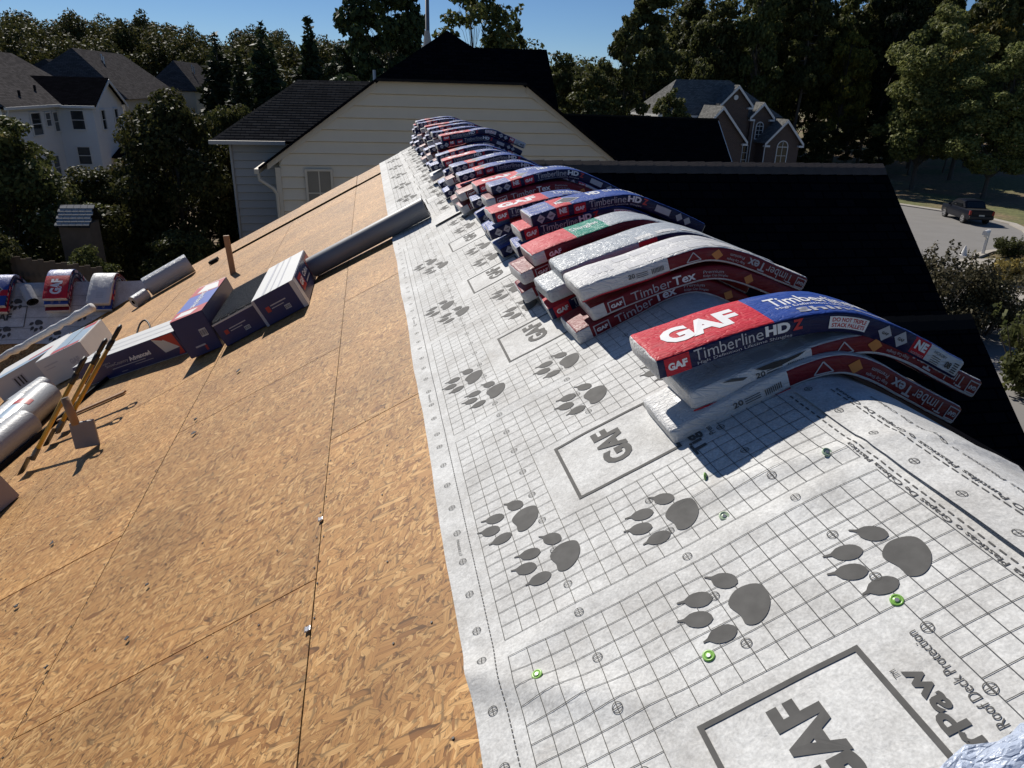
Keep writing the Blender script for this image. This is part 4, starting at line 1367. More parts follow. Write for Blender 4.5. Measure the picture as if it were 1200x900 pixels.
plant_shrub('ornamental_grass', SH3, (34.2, 33.2, GZ), (1.1, 1.1, .9), 2, 'straw-yellow grass tuft cut by the right edge', 'shrubs beside the street')
# ================================================================== underlayment sheets with their print
def wr(u, v):
    """height of the wrinkled sheet above the smooth roof"""
    p = Vector((u * 3.0, v * 2.2, 0.3))
    z = 0.0035 * noise.noise(p) + 0.0022 * noise.noise(p * 2.7)
    # soft cross folds where the cloth bridges
    z += 0.008 * math.exp(-((v - 1.375 + 0.05 * noise.noise(Vector((u * 4, 1, 2)))) / 0.045) ** 2) * (0.55 + 0.45 * sin(u * 7.0))
    z += 0.015 * math.exp(-((v - 1.24 + (1.08 - u) * 0.75) / 0.05) ** 2) * max(0, min(1, (u - 0.72) / 0.25))
    z += 0.006 * math.exp(-((v - 2.60) / 0.05) ** 2) * (0.5 + 0.5 * sin(u * 9 + 1))
    z += 0.010 * math.exp(-((v - 1.52 - 0.25 * (u - .3)) / 0.03) ** 2) * max(0, min(1, (0.6 - u) / 0.2))
    z += 0.005 * max(0, sin(v * 5.3 + u * 2)) * max(0, noise.noise(Vector((u * 1.5, v * .8, 4))))
    if u > 1.12:
        z += (u - 1.12) ** 2 * (0.35 + 0.35 * noise.noise(Vector((3, v * 3.1, 8))))
    return z

def pap(u, v, off=0.0):
    x = -u / K
    z = ridge_z(x) if x > -1.6 else S * x
    nn = Vector((-S if x < 0.08 else S, 0, 1)).normalized()
    return Vector((x, v, z + 0.008)) + nn * (wr(u, v) + off)

def sheet(name, fn, u0, u1, v0, v1, du, dv, edge=None):
    b_ = MB()
    nu = max(1, int(round((u1 - u0) / du))); nv = max(1, int(round((v1 - v0) / dv)))
    for j in range(nv + 1):
        for i in range(nu + 1):
            uu = u0 + (u1 - u0) * i / nu; vv = v0 + (v1 - v0) * j / nv
            if i == nu and edge:
                uu += edge(vv)
            b_.v.append(tuple(fn(uu, vv)))
    for j in range(nv):
        for i in range(nu):
            a = j * (nu + 1) + i
            b_.f.append((a, a + nu + 1, a + nu + 2, a + 1)); b_.mi.append(0)
    o = b_.build(name, M['paper'], smooth=True)
    return o

sheet_main = sheet('underlayment_sheet', pap, -0.28, 1.225, -0.3, 8.2, 0.0251, 0.025, lambda v: 0.004 * sin(v * 4) + 0.003 * noise.noise(Vector((0, v * 5, 0))))
tag(sheet_main, 'long white printed underlayment sheet lying along the ridge nearest the camera', 'underlayment')
FAR_OFF = 0.007
def pap2(u, v, off=0.0):
    return pap(u, v, FAR_OFF + off + (0.012 * max(0, 1 - (v - 6.49) / .12) if v < 6.61 else 0))
sheet_lower = sheet('underlayment_sheet', pap, 0.55, 1.235, 8.15, V_END - .01, 0.05, 0.06)
tag(sheet_lower, 'far white underlayment strip bordering the sheathing near the far roof edge', 'underlayment')
sheet_far = sheet('underlayment_sheet', pap2, -0.28, 0.80, 6.49, V_END, 0.04, 0.05)
tag(sheet_far, 'white underlayment sheet overlapping under the far shingle stacks', 'underlayment')
def pap3(u, v, off=0.0):
    lift = 0.011 * math.exp(-((u - 0.045) / 0.03) ** 2) * (0.25 + 0.75 * max(0, min(1, (1.45 - v) / .4)))
    return pap(u, v, 0.005 + off + lift)
sheet_cap = sheet('underlayment_sheet', pap3, -0.36, 0.045, -0.3, 1.80, 0.02, 0.025)
tag(sheet_cap, 'narrow white underlayment strip lapped over the ridge at right', 'underlayment')

# ---- print
INK = 0.0016
def line_strip(b_, fn, a, c, w, step=0.0254, off=INK):
    """thin printed line from (u,v) a to c"""
    a = Vector((a[0], a[1])); c = Vector((c[0], c[1]))
    L_ = (c - a).length
    if L_ < 1e-6:
        return
    t = (c - a) / L_; n_ = Vector((-t.y, t.x)) * (w / 2)
    k = max(1, int(math.ceil(L_ / step)))
    o = len(b_.v)
    for i in range(k + 1):
        p = a + t * (L_ * i / k)
        for sg in (-1, 1):
            q = p + n_ * sg
            b_.v.append(tuple(fn(q.x, q.y, off)))
    for i in range(k):
        b_.f.append((o + 2 * i, o + 2 * i + 2, o + 2 * i + 3, o + 2 * i + 1)); b_.mi.append(0)

def fill(b_, fn, pts, off=INK):
    c = Vector((sum(p[0] for p in pts) / len(pts), sum(p[1] for p in pts) / len(pts)))
    o = len(b_.v); n_ = len(pts)
    b_.v.append(tuple(fn(c.x, c.y, off)))
    for f in (0.55, 1.0):
        for p in pts:
            q = c + (Vector(p) - c) * f
            b_.v.append(tuple(fn(q.x, q.y, off)))
    for i in range(n_):
        j = (i + 1) % n_
        b_.f.append((o, o + 1 + i, o + 1 + j)); b_.mi.append(0)
        b_.f.append((o + 1 + i, o + 1 + n_ + i, o + 1 + n_ + j, o + 1 + j)); b_.mi.append(0)

def ptext(b_, fn, body, u0, v0, length, height, bold=0.0, off=INK):
    """reads towards +v, tops of the letters towards +u"""
    vs, fs = fit_text(body, v0, u0, length, height, bold)
    b_.add([fn(y, x, off) for x, y in vs], fs)

def smooth_poly(ctrl, n=4):
    """closed Catmull-Rom through the control points"""
    out = []
    m_ = len(ctrl)
    for i in range(m_):
        p0, p1, p2, p3 = (Vector(ctrl[(i + k) % m_]) for k in (-1, 0, 1, 2))
        for s_ in range(n):
            t = s_ / n
            out.append(.5 * ((2 * p1) + (p2 - p0) * t + (2 * p0 - 5 * p1 + 4 * p2 - p3) * t * t + (3 * p1 - p0 - 3 * p2 + p3) * t ** 3))
    return out

PAD = [(.038, .022), (.008, .048), (-.028, .046), (-.050, .026), (-.046, -.016), (-.022, -.048), (.008, -.060), (.030, -.048), (.030, -.018)]
def toe(cx, cy, tx, ty, l=.034, w=.0215):
    d = Vector((tx - cx, ty - cy)); d.normalize(); n_ = Vector((-d.y, d.x)); c = Vector((cx, cy))
    tip = Vector((tx, ty))
    return [c - d * l, c - d * l * .62 + n_ * w * .85, c + n_ * w * 1.08, c + d * l * .62 + n_ * w * .82, c + d * l * .98 + n_ * w * .26, tip + n_ * .0025, tip - n_ * .0025, c + d * l * .95 - n_ * w * .16, c + d * l * .62 - n_ * w * .74, c - n_ * w * 1.05, c - d * l * .62 - n_ * w * .85]
TOES = [(.014, .090, .047, .126), (.089, .073, .135, .092), (.113, .022, .156, .044), (.085, -.043, .129, -.040)]
def paw(fn, cu, cv, parent, sc=1.0, off=INK):
    b_ = MB()
    fill(b_, fn, [(cu + a * sc, cv + c * sc) for a, c in smooth_poly(PAD, 4)], off)
    for t in TOES:
        fill(b_, fn, [(cu + p[0] * sc, cv + p[1] * sc) for p in smooth_poly(toe(*t), 2)], off)
    return b_.build('paw_print', M['ink'], parent)

def target(b_, fn, cu, cv, r=0.0125, off=INK, w=0.0019):
    k = 16
    o = len(b_.v)
    for i in range(k):
        g = 2 * pi * i / k
        for rr in (r - w, r):
            b_.v.append(tuple(fn(cu + rr * cos(g), cv + rr * sin(g), off)))
    for i in range(k):
        j = (i + 1) % k
        b_.f.append((o + 2 * i, o + 2 * i + 1, o + 2 * j + 1, o + 2 * j)); b_.mi.append(0)
    line_strip(b_, fn, (cu - r, cv), (cu + r, cv), w, off=off)
    line_strip(b_, fn, (cu, cv - r), (cu, cv + r), w, off=off)

CELL = 0.0508
PER = 1.182
def region(v0, v1, ulo, uhi, fn, parent, off=INK, lines_to=99.0, small=True):
    grid = MB(); dark = MB()
    for n_ in range(-3, 13):
        vt = 2.131 + n_ * PER                  # top of the logo box
        g0, g1 = vt - .717, vt - .782 + PER      # grid block
        c0, c1 = max(g0, v0), min(g1, v1)
        if c1 <= c0:
            continue
        near = vt < 7.5
        lw = 0.0017 if near else 0.003
        bx0, bx1 = vt - .375, vt + .045          # clear band round the box
        # lines along the ridge
        for i in range(21):
            u = 1.108 - CELL * i
            if not (ulo < u < uhi):
                continue
            inside = .30 < u < .85
            segs = [(c0, c1)]
            if inside:
                segs = [(c0, min(c1, bx0)), (max(c0, bx1), c1)]
            for a, c in segs:
                if c > a:
                    line_strip(grid, fn, (u, a), (u, c), lw, off=off, step=.0254 if near else .1)
        # lines down the slope
        k = int((g1 - g0) / CELL)
        for j in range(k + 2):
            v = g0 + (g1 - g0) * j / (k + 1)
            if not (c0 <= v <= c1):
                continue
            if bx0 < v < bx1:
                sp = [(.854, 1.108), (.092, .2952)]
            else:
                sp = [(.092, 1.108)]
            for a, c in sp:
                a, c = max(a, ulo), min(c, uhi)
                if c > a:
                    line_strip(grid, fn, (a, v), (c, v), lw, off=off, step=.0254 if near else .1)
        for v in (bx0, bx1):
            if c0 < v < c1:
                a, c = max(.2952, ulo), min(.854, uhi)
                if c > a:
                    line_strip(grid, fn, (a, v), (c, v), lw, off=off, step=.0254 if near else .1)
        # logo box
        if v0 < vt - .32 and vt < v1 and ulo < .43:
            for a, c in (((.43, vt), (.77, vt)), ((.43, vt - .32), (.77, vt - .32)), ((.77, vt + .006), (.77, vt - .326)), ((.43, vt + .006), (.43, vt - .326))):
                line_strip(dark, fn, a, c, .0115, off=off * 1.15)
            ptext(dark, fn, 'GAF', .55, vt - .243, .21, .098, .045, off * 1.15)
            ptext(dark, fn, 'TigerPaw', .352, vt - .40, .318, .058, .03, off * 1.15)
            if near:
                ptext(dark, fn, 'Premium Roof Deck Protection', .318, vt - .345, .325, .021, .0, off * 1.15)
                ptext(dark, fn, 'TM', .40, vt - .09, .018, .012, .0, off * 1.15)
        for (pu, pv) in ((.955, -.278), (.885, -.525), (.552, -.60), (.549, .215), (.215, .140), (.09, -.235)):
            if v0 + .1 < vt + pv < v1 - .14 and ulo + .05 < pu and pu + .16 < uhi + .05:
                paw(fn, pu, vt + pv, parent, off=off * 1.1)
        if near and small:
            for j in range(8):
                v = vt - .717 + .08 + j * .1524
                for u in (1.176, .905, .602, .297):
                    if ulo < u < uhi and v0 < v < v1 and not (bx0 - .02 < v < bx1 and .36 < u < .84):
                        target(dark, fn, u, v, off=off * 1.25)
            if uhi > 1.17:
                ptext(dark, fn, '(1235906)', 1.172, vt - .30, .085, .011, .0, off)
    og = grid.build('printed_grid', M['ink_line'], parent)
    od = dark.build('printed_logo', M['ink'], parent)
    og['kind'] = 'stuff'; od['kind'] = 'stuff'
    return og, od
region(0.35, 6.47, 0.06, 1.3, pap, sheet_main)
region(6.52, 8.2, 0.83, 1.3, pap, sheet_main, small=False)
region(8.2, V_END - .05, 0.83, 1.3, pap, sheet_lower, off=.003, small=False)
region(6.55, V_END - .05, 0.0, .78, pap2, sheet_far, off=.003, small=False)
# dashed margins
dm = MB()
v = 0.35
while v < 6.3:
    line_strip(dm, pap, (1.142, v), (1.142, v + .0085), .003)
    v += .0145
v = 0.4
while v < 1.8:
    line_strip(dm, pap, (.066, v), (.066, v + .017), .0042)
    v += .028
ptext(dm, pap, 'Grapas o Clavos Con Cabeza Plasticas o Grapas De Cabeza Plastica', .073, .55, .93, .017, .012)
dm.build('margin_ink', M['ink'], sheet_main)['kind'] = 'stuff'
cm_ = MB()
v = 0.4
while v < 1.74:
    line_strip(cm_, pap3, (-.045, v), (-.045, v + .02), .0042)
    v += .030
ptext(cm_, pap3, 'No Usar Papel Con Clavos O Puntillas Plasticas o Grapas De Cabeza', -.072, .62, 1.12, .019, .01)
ptext(cm_, pap3, 'No Usar Papel Con Clavos O Puntillas Plasticas o Grapas De Cabeza', -.135, .55, 1.12, .017, .01)
for j in range(9):
    target(cm_, pap3, .008, .56 + j * .1524)
cm_.build('margin_ink', M['ink'], sheet_cap)['kind'] = 'stuff'

# lap shadow inked as dark dashes over the far sheet's edge marks
dm = MB()
for v in (9.6, 8.9, 8.3, 7.7, 7.1):
    line_strip(dm, pap2, (.797, v), (.797, v + .22), .008, off=.003)
dm.build('margin_ink', M['ink'], sheet_far)['kind'] = 'stuff'

# ---- sheet over the left cross gable
PS = 1.45
def cpap(d, a, off=0.0):
    """d down the slope, a along the ridge to the left"""
    z = .012 + .006 * noise.noise(Vector((d * 2.5, a * 2.0, 7)))
    z += 0.03 * math.exp(-((a - 1.45) / .10) ** 2) * (1 if d < 1.25 else 0) * (.3 + .7 * abs(sin(d * 5)))
    z += 0.02 * max(0, sin(a * 9 + d * 6)) * max(0, 1 - a / .9)
    return Q(a, d, z + off)
cs = MB()
nd, na = 26, 110
for j in range(na + 1):
    a = .06 + (6.6 - .06) * j / na
    lim = min(1.24, max(.02, (a - .05) / .92 * (1.0 if a < 1.0 else 1.0)))
    # the valley runs down-left: distance down the slope available at a
    lim = min(1.24 + .03 * sin(a * 2), .02 + 0.76 * (a - .05))
    for i in range(nd + 1):
        cs.v.append(tuple(cpap(-.05 + (lim + .05) * i / nd, a)))
for j in range(na):
    for i in range(nd):
        q = j * (nd + 1) + i
        cs.f.append((q, q + nd + 1, q + nd + 2, q + 1)); cs.mi.append(0)
sheet_cross = cs.build('underlayment_sheet', M['paper'], smooth=True)
tag(sheet_cross, 'shaded grey-white underlayment sheet on the left cross gable', 'underlayment')
for (a, d) in ((1.95, .80), (2.45, .92), (1.62, 1.02), (1.25, .62), (2.85, .55), (3.15, 1.0), (2.35, .35), (1.75, .40)):
    b_ = MB()
    fn = lambda x, y, off=0.0: cpap(x, y, off)
    paw(fn, d, a, sheet_cross, PS * .85, .006)
cb = MB()
for a, c in (((.45, 2.18), (.45, 2.95)), ((.88, 2.18), (.88, 2.95)), ((.45, 2.18), (.88, 2.18)), ((.45, 2.95), (.88, 2.95))):
    line_strip(cb, cpap, a, c, .015, step=.05, off=.006)
vs, fs = fit_text('GAF', 0, 0, .34, .15, .04)
cb.add([cpap(.74 - y * 0 - (0.15 - y) * 0 - y, 2.75 - x, .006) for x, y in vs], fs)
for i in range(5):
    line_strip(cb, cpap, (.25 + i * .22, 1.0), (.25 + i * .22, 4.5), .005, step=.1, off=.005)
cb.build('printed_logo', M['ink'], sheet_cross)['kind'] = 'stuff'
# ================================================================== wrapped shingle bundles
BT, BW = 0.066, 0.25
def bundle_profile(level, length, cx, s_, xc=0.085, zc0=-0.012, n=48, rlist=(.15, .34, .56, .66, .72), rright=.17, wob=.010, wseed=0.0):
    """centre line of the underside, sampled by arc length: list of (x, z, nx, nz)"""
    r = rlist[level]
    zc = zc0 + level * (BT + .004)
    ridge_like = rright < .5
    sl = (S, .40, .29, .24, .20)[level] if ridge_like else s_
    sr = (S, .49, .46, .44, .42)[level] if ridge_like else s_
    rl_ = .12 if ridge_like else r
    def f(x):
        return zc - (sl if x < xc else sr) * (sqrt((x - xc) ** 2 + rl_ * rl_) - rl_) + wob * noise.noise(Vector((x * 3.2, level * 1.7 + wseed, 0)))
    # arc-length march from the centre cx both ways
    def march(sgn, L_):
        x = cx; out = [(x, f(x))]; acc = 0; st = .004
        target_ = L_ / (n // 2); nxt = target_
        while acc < L_ - 1e-9:
            x2 = x + sgn * st
            acc += sqrt(st * st + (f(x2) - f(x)) ** 2)
            x = x2
            if acc >= nxt - 1e-9:
                out.append((x, f(x))); nxt += target_
        return out
    a = march(-1, length / 2)[: n // 2 + 1]; b_ = march(1, length / 2)[: n // 2 + 1]
    pts = a[::-1] + b_[1:]
    res = []
    for i, (x, z) in enumerate(pts):
        p0 = pts[max(0, i - 1)]; p1 = pts[min(len(pts) - 1, i + 1)]
        t = Vector((p1[0] - p0[0], p1[1] - p0[1])).normalized()
        res.append((x, z, -t.y, t.x))
    return res

class BundleShape:
    def __init__(s, level, length, cx, s_=S, seed=0, xc=.085, zc0=-.012, W=BW, rl=(.15, .34, .56, .66, .7), rright=.17):
        s.prof = bundle_profile(level, length, cx, s_, xc, zc0, rlist=rl, rright=rright, wob=.015 if rright < .5 else .0, wseed=seed * 1.37)
        s.n = len(s.prof) - 1; s.seed = seed; s.L = length; s.W = W
    def pt(s, f, t, y):
        """f 0..1 along, t 0..1 up the thickness, y 0 front .. W back"""
        g = max(0.0, min(1.0, f)) * s.n
        i = min(s.n - 1, int(g)); k = g - i
        a, b_ = s.prof[i], s.prof[i + 1]
        x = a[0] + (b_[0] - a[0]) * k; z = a[1] + (b_[1] - a[1]) * k
        nx = a[2] + (b_[2] - a[2]) * k; nz = a[3] + (b_[3] - a[3]) * k
        e = min(f, 1 - f) * s.L
        q = Vector((f * s.L, y, t * BT))
        sd_ = Vector((s.seed * 2.3, 0, s.seed * .7))
        d1 = (.0030 * noise.noise(q * 9 + sd_) + .0014 * noise.noise(q * 21 + sd_)) * (1.0 if t > .5 else .4)
        d2 = .0026 * noise.noise(Vector((q.x * 10, q.z * 8, 3.3)) + sd_)
        return Vector((x + nx * (BT * t + d1), y + d2, z + nz * (BT * t + d1)))
    def mesh(s, front, top, ends, mats):
        """front/top: list of (upto, material index); rounded corners, slightly crumpled ends"""
        rnd = random.Random(s.seed)
        b_ = MB()
        W = s.W
        r = .010
        sec = [(0.0, .16), (0.0, .5), (0.0, .84), (r * .35, .95), (r, 1.0), (W * .2, 1.012), (W * .4, 1.016), (W * .6, 1.016), (W * .8, 1.012), (W - r, 1.0), (W - r * .35, .95), (W, .84), (W, .16), (W - r * .35, .05), (W - r, 0), (r, 0), (r * .35, .05)]
        m_ = len(sec)
        ts = [0, .004, .012] + [i / s.n for i in range(1, s.n)] + [.988, .996, 1.0]
        for ti, f in enumerate(ts):
            edge = 1 if (ti in (0, len(ts) - 1)) else 0
            for (y, t) in sec:
                sh = {0: .80, 1: .93, len(ts) - 1: .80, len(ts) - 2: .93}.get(ti, 1.0)
                t2 = .5 + (t - .5) * sh; y2 = W / 2 + (y - W / 2) * (1 - (1 - sh) * .25)
                p = s.pt(f, t2, y2)
                d = noise.noise(p * 6 + Vector((s.seed * 3.1, 0, 0))) * .0012
                if edge or ti in (1, len(ts) - 2):
                    d += noise.noise(p * 40 + Vector((s.seed, 5, 0))) * .006
                if y < 1e-6:
                    p.y -= d * .25
                else:
                    p.z += d
                b_.v.append(tuple(p))
        for i in range(len(ts) - 1):
            fm = (ts[i] + ts[i + 1]) / 2
            for j in range(m_):
                k = (j + 1) % m_
                a, c = i * m_ + j, i * m_ + k
                yy = (sec[j][0] + sec[k][0]) / 2
                tt = (sec[j][1] + sec[k][1]) / 2
                if i < 2 or i >= len(ts) - 3:
                    mi = ends
                    if i == 1 or i == len(ts) - 3:
                        mi = None
                else:
                    mi = None
                if mi is None:
                    if tt > .9:
                        mi = next(m for u_, m in top if fm <= u_)
                    elif j <= 2 or tt < .1:
                        mi = next(m for u_, m in front if fm <= u_)
                    else:
                        mi = next(m for u_, m in front if 1 - fm <= u_) if yy > W / 2 else front[0][1]
                b_.f.append((a, a + m_, c + m_, c)); b_.mi.append(mi)
        b_.f.append(tuple(range(m_))); b_.mi.append(ends)
        o = (len(ts) - 1) * m_
        b_.f.append(tuple(o + j for j in range(m_))[::-1]); b_.mi.append(ends)
        me = bpy.data.meshes.new('wrapper')
        me.from_pydata(b_.v, [], b_.f)
        for m in mats:
            me.materials.append(m)
        me.polygons.foreach_set('material_index', b_.mi)
        me.polygons.foreach_set('use_smooth', [True] * len(me.polygons))
        bm = bmesh.new(); bm.from_mesh(me)
        for e_ in bm.edges:
            if len(e_.link_faces) == 2 and e_.calc_face_angle(0) > .75:
                e_.smooth = False
        bmesh.ops.recalc_face_normals(bm, faces=bm.faces[:])
        bm.to_mesh(me); bm.free()
        return me
    # print helpers: rectangles and text on the front side or the top
    def fpt(s, f, t):
        p = s.pt(f, t, -.0022); return p
    def tpt(s, f, w):
        return s.pt(f, 1.026, s.W * w)
    def rect(s, b_, f0, f1, t0, t1, where='f', mi=0):
        fn = s.fpt if where == 'f' else s.tpt
        k = max(2, int((f1 - f0) * 60))
        o = len(b_.v)
        for i in range(k + 1):
            f = f0 + (f1 - f0) * i / k
            b_.v.append(tuple(fn(f, t0))); b_.v.append(tuple(fn(f, t1)))
        for i in range(k):
            b_.f.append((o + 2 * i, o + 2 * i + 2, o + 2 * i + 3, o + 2 * i + 1)); b_.mi.append(mi)
    def quad(s, b_, pts, where='f', mi=0, lift=0):
        fn = s.fpt if where == 'f' else s.tpt
        o = len(b_.v)
        for f, t in pts:
            p = fn(f, t)
            if lift:
                p = p + (Vector((0, -lift, 0)) if where == 'f' else Vector((0, 0, lift)))
            b_.v.append(tuple(p))
        b_.f.append(tuple(range(o, o + len(pts)))); b_.mi.append(mi)
    def text(s, b_, body, f0, f1, t0, t1, bold=0., flip=False, where='f', mi=0, lift=.0004):
        fn = s.fpt if where == 'f' else s.tpt
        vs, fs = fit_text(body, f0, t0, f1 - f0, t1 - t0, bold, flip)
        out = []
        for x, y in vs:
            p = fn(x, y)
            out.append(p + (Vector((0, -lift, 0)) if where == 'f' else Vector((0, 0, lift))))
        b_.add(out, fs, mi)
    def diamond(s, b_, f, h=.36, mi=0):
        w = h * BT / s.L
        s.quad(b_, [(f - w, .5), (f, .5 - h), (f + w, .5), (f, .5 + h)], mi=mi)

FM = [M['navy'], M['blue'], M['red'], M['white_film'], M['silver_film'], M['maroon'], M['green']]
NAVY, BLUE, RED, WHITE, SILV, MAR, GREEN = range(7)
PMATS = [M['ink_white'], M['ink_red'], M['ink_soft'], M['ink_orange'], M['ink_black'], M['red'], M['white_film'], M['ink'], M['ink_faint']]
IW, IR, IS, IO, IB, FR, FW, IG, IF = range(9)

def make_bundle(style, level, seed, **kw):
    tear = kw.pop('tear', False)
    L_ = 1.06 if style.startswith('hd') else 1.05
    cx = .065
    bs = BundleShape(level, kw.pop('length', L_), kw.pop('cx', cx), seed=seed, **kw)
    pr = MB()
    if style == 'hd':          # navy side, red and blue top, wordmark on the left
        me = bs.mesh([(.022, NAVY), (.79, NAVY), (.853, RED), (1.01, WHITE)], [(.36, RED), (1.01, BLUE)], WHITE, FM)
        bs.rect(pr, .024, .098, .06, .94, mi=FR)
        bs.text(pr, 'GAF', .033, .089, .30, .68, .05, mi=IW)
        bs.text(pr, 'Timberline', .112, .315, .34, .90, .0, mi=IS)
        bs.text(pr, 'HD', .322, .395, .40, .90, .05, mi=IW)
        bs.text(pr, 'Z', .402, .432, .40, .90, .05, mi=IR)
        bs.text(pr, 'High Definition Lifetime Shingles', .118, .40, .10, .29, .0, mi=IS)
        bs.rect(pr, .507, .622, .22, .80, mi=IW)
        bs.text(pr, 'DO NOT TRIPLE', .514, .615, .54, .74, .03, mi=IR)
        bs.text(pr, 'STACK PALLETS', .514, .615, .28, .48, .03, mi=IR)
        for f in (.685, .745):
            bs.diamond(pr, f, .40, IS)
            bs.text(pr, 'GAF', f - .012, f + .012, .42, .56, .04, mi=IB)
        bs.text(pr, 'NE', .80, .845, .42, .86, .05, mi=IW)
        bs.text(pr, 'NORTHEAST', .798, .848, .16, .28, .0, mi=IS)
        bs.text(pr, 'HICKORY', .873, .925, .64, .78, .0, mi=IB)
        for i in range(4):
            bs.rect(pr, .875, .91, .50 - i * .1, .53 - i * .1, mi=IG)
        bs.text(pr, '08', .932, .955, .30, .62, .03, mi=IB)
        for i in range(5):
            bs.rect(pr, .962, .982, .22 + i * .11, .28 + i * .11, mi=IG)
        bs.text(pr, 'GAF', .065, .30, .26, .74, .05, where='t', mi=IW)
        bs.text(pr, 'Timberline', .40, .64, .44, .74, .01, where='t', mi=IW)
        bs.text(pr, 'HD', .65, .72, .44, .74, .05, where='t', mi=IW)
        bs.text(pr, 'High Definition Lifetime', .40, .62, .30, .40, .0, where='t', mi=IW)
        bs.text(pr, 'Shingles', .44, .70, .06, .26, .02, where='t', mi=IS)
    elif style == 'hdb':       # turned end for end: diamonds first
        me = bs.mesh([(.15, NAVY), (.205, RED), (1.01, NAVY)], [(.15, BLUE), (.22, RED), (1.01, BLUE)], WHITE, FM)
        for f in (.055, .112):
            bs.diamond(pr, f, .40, IS)
            bs.text(pr, 'GAF', f - .012, f + .012, .42, .56, .04, mi=IB)
        bs.text(pr, 'NE', .158, .198, .40, .86, .05, mi=IW)
        bs.rect(pr, .235, .30, .10, .90, mi=FR)
        bs.text(pr, 'GAF', .243, .292, .32, .66, .05, mi=IW)
        bs.text(pr, 'Timberline', .32, .515, .34, .90, .0, mi=IS)
        bs.text(pr, 'HD', .522, .592, .40, .90, .05, mi=IW)
        bs.text(pr, 'Z', .599, .628, .40, .90, .05, mi=IR)
        bs.text(pr, 'High Definition Lifetime Shingles', .325, .60, .10, .28, .0, mi=IS)
        bs.rect(pr, .68, .77, .24, .78, mi=IS)
        for f in (.83, .885):
            bs.diamond(pr, f, .38, IS)
        bs.quad(pr, [(.16, .5), (.235, .2), (.31, .5), (.235, .8)], 't', IS)
        bs.quad(pr, [(.175, .5), (.235, .26), (.295, .5), (.235, .74)], 't', NAVY, .0008)
        pr.mi[-1] = IB
        bs.text(pr, 'NE', .165, .205, .3, .5, .05, where='t', mi=IW)
        bs.text(pr, 'HD', .36, .43, .5, .85, .05, where='t', mi=IW)
        bs.text(pr, 'Shingles', .45, .66, .5, .82, .0, where='t', mi=IW)
        for i in range(2):
            bs.text(pr, 'HICKORY', .02, .13, .3 + i * .3, .42 + i * .3, .0, where='t', mi=IS)
    elif style == 'hdw':       # pale label end over navy side
        me = bs.mesh([(.36, SILV), (.44, RED), (.92, NAVY), (1.01, RED)], [(1.01, SILV)], SILV, FM)
        for i in range(6):
            bs.rect(pr, .36 + i * .09, .43 + i * .09, .12, .30, 't', FW)
        bs.text(pr, 'High Definition Lifetime Shingles', .50, .88, .2, .62, .0, True, mi=IS)
        bs.text(pr, 'GAF', .935, .985, .3, .7, .05, True, mi=IW)
        bs.rect(pr, .06, .13, .25, .75, mi=IS)
    elif style == 'tex':       # maroon ridge-cap bundle, wordmark upright
        me = bs.mesh([(.055, WHITE), (1.01, MAR)], [(1.01, MAR)], WHITE, FM)
        for a, c, g, h_ in ((.075, .145, .14, .20), (.075, .145, .80, .86), (.075, .080, .14, .86), (.140, .145, .14, .86)):
            bs.rect(pr, a, c, g, h_, mi=IS)
        bs.text(pr, 'GAF', .085, .135, .36, .62, .05, mi=IW)
        bs.text(pr, 'Timber', .175, .345, .26, .84, .0, mi=IS)
        bs.text(pr, 'Tex', .352, .445, .26, .84, .022, mi=IW)
        bs.text(pr, 'Premium', .475, .55, .52, .72, .0, mi=IS)
        bs.text(pr, 'Ridge Cap Shingles', .475, .57, .24, .44, .0, mi=IS)
        bs.diamond(pr, .66, .36, IO)
    elif style == 'texr':      # pale label end, maroon side with the wordmark upside down
        me = bs.mesh([(.375, WHITE), (1.01, MAR)], [(1.01, WHITE)], WHITE, FM)
        bs.rect(pr, .0, .375, .02, .10, mi=FR)
        if tear:
            bs.quad(pr, [(.20, .95), (.225, .74), (.27, .62), (.335, .80), (.36, .97), (.30, .9), (.26, .97)], mi=IB, lift=.001)
            bs.quad(pr, [(.10, .9), (.16, .62), (.175, .7), (.13, .93)], mi=IG, lift=.001)
        for i in range(9):
            bs.rect(pr, .30 + i * .006, .303 + i * .006, .3, .62, mi=IG)
        bs.text(pr, '20', .20, .23, .42, .7, .02, mi=IG)
        for i in range(3):
            bs.rect(pr, .235, .285, .36 + i * .12, .40 + i * .12, mi=IG)
        for i in range(4):
            bs.rect(pr, .08 + i * .025, .096 + i * .025, .30, .62, 't', IF)
        for i in range(8):
            bs.rect(pr, .22 + i * .085, .285 + i * .085, .10, .34, 't', IF)
            bs.rect(pr, .20 + i * .085, .27 + i * .085, .62, .84, 't', IF)
        tri = .475
        for p0, p1 in (((tri - .028, .25), (tri + .028, .25)), ((tri - .028, .25), (tri, .80)), ((tri, .80), (tri + .028, .25))):
            d = Vector((p1[0] - p0[0], (p1[1] - p0[1]) * .06)); n_ = Vector((-d.y, d.x)).normalized()
            bs.quad(pr, [(p0[0] - n_.x * .002, p0[1] - n_.y * .03), (p1[0] - n_.x * .002, p1[1] - n_.y * .03), (p1[0] + n_.x * .002, p1[1] + n_.y * .03), (p0[0] + n_.x * .002, p0[1] + n_.y * .03)], mi=IS)
        bs.diamond(pr, .565, .36, IO)
        bs.text(pr, 'Premium', .615, .68, .52, .72, .0, True, mi=IS)
        bs.text(pr, 'Ridge Cap Shingles', .605, .69, .24, .44, .0, True, mi=IS)
        bs.text(pr, 'Tex', .70, .785, .22, .80, .022, True, mi=IS)
        bs.text(pr, 'Timber', .79, .925, .22, .80, .0, True, mi=IS)
        for a, c, g, h_ in ((.945, .990, .18, .24), (.945, .990, .76, .82), (.945, .949, .18, .82), (.986, .990, .18, .82)):
            bs.rect(pr, a, c, g, h_, mi=IS)
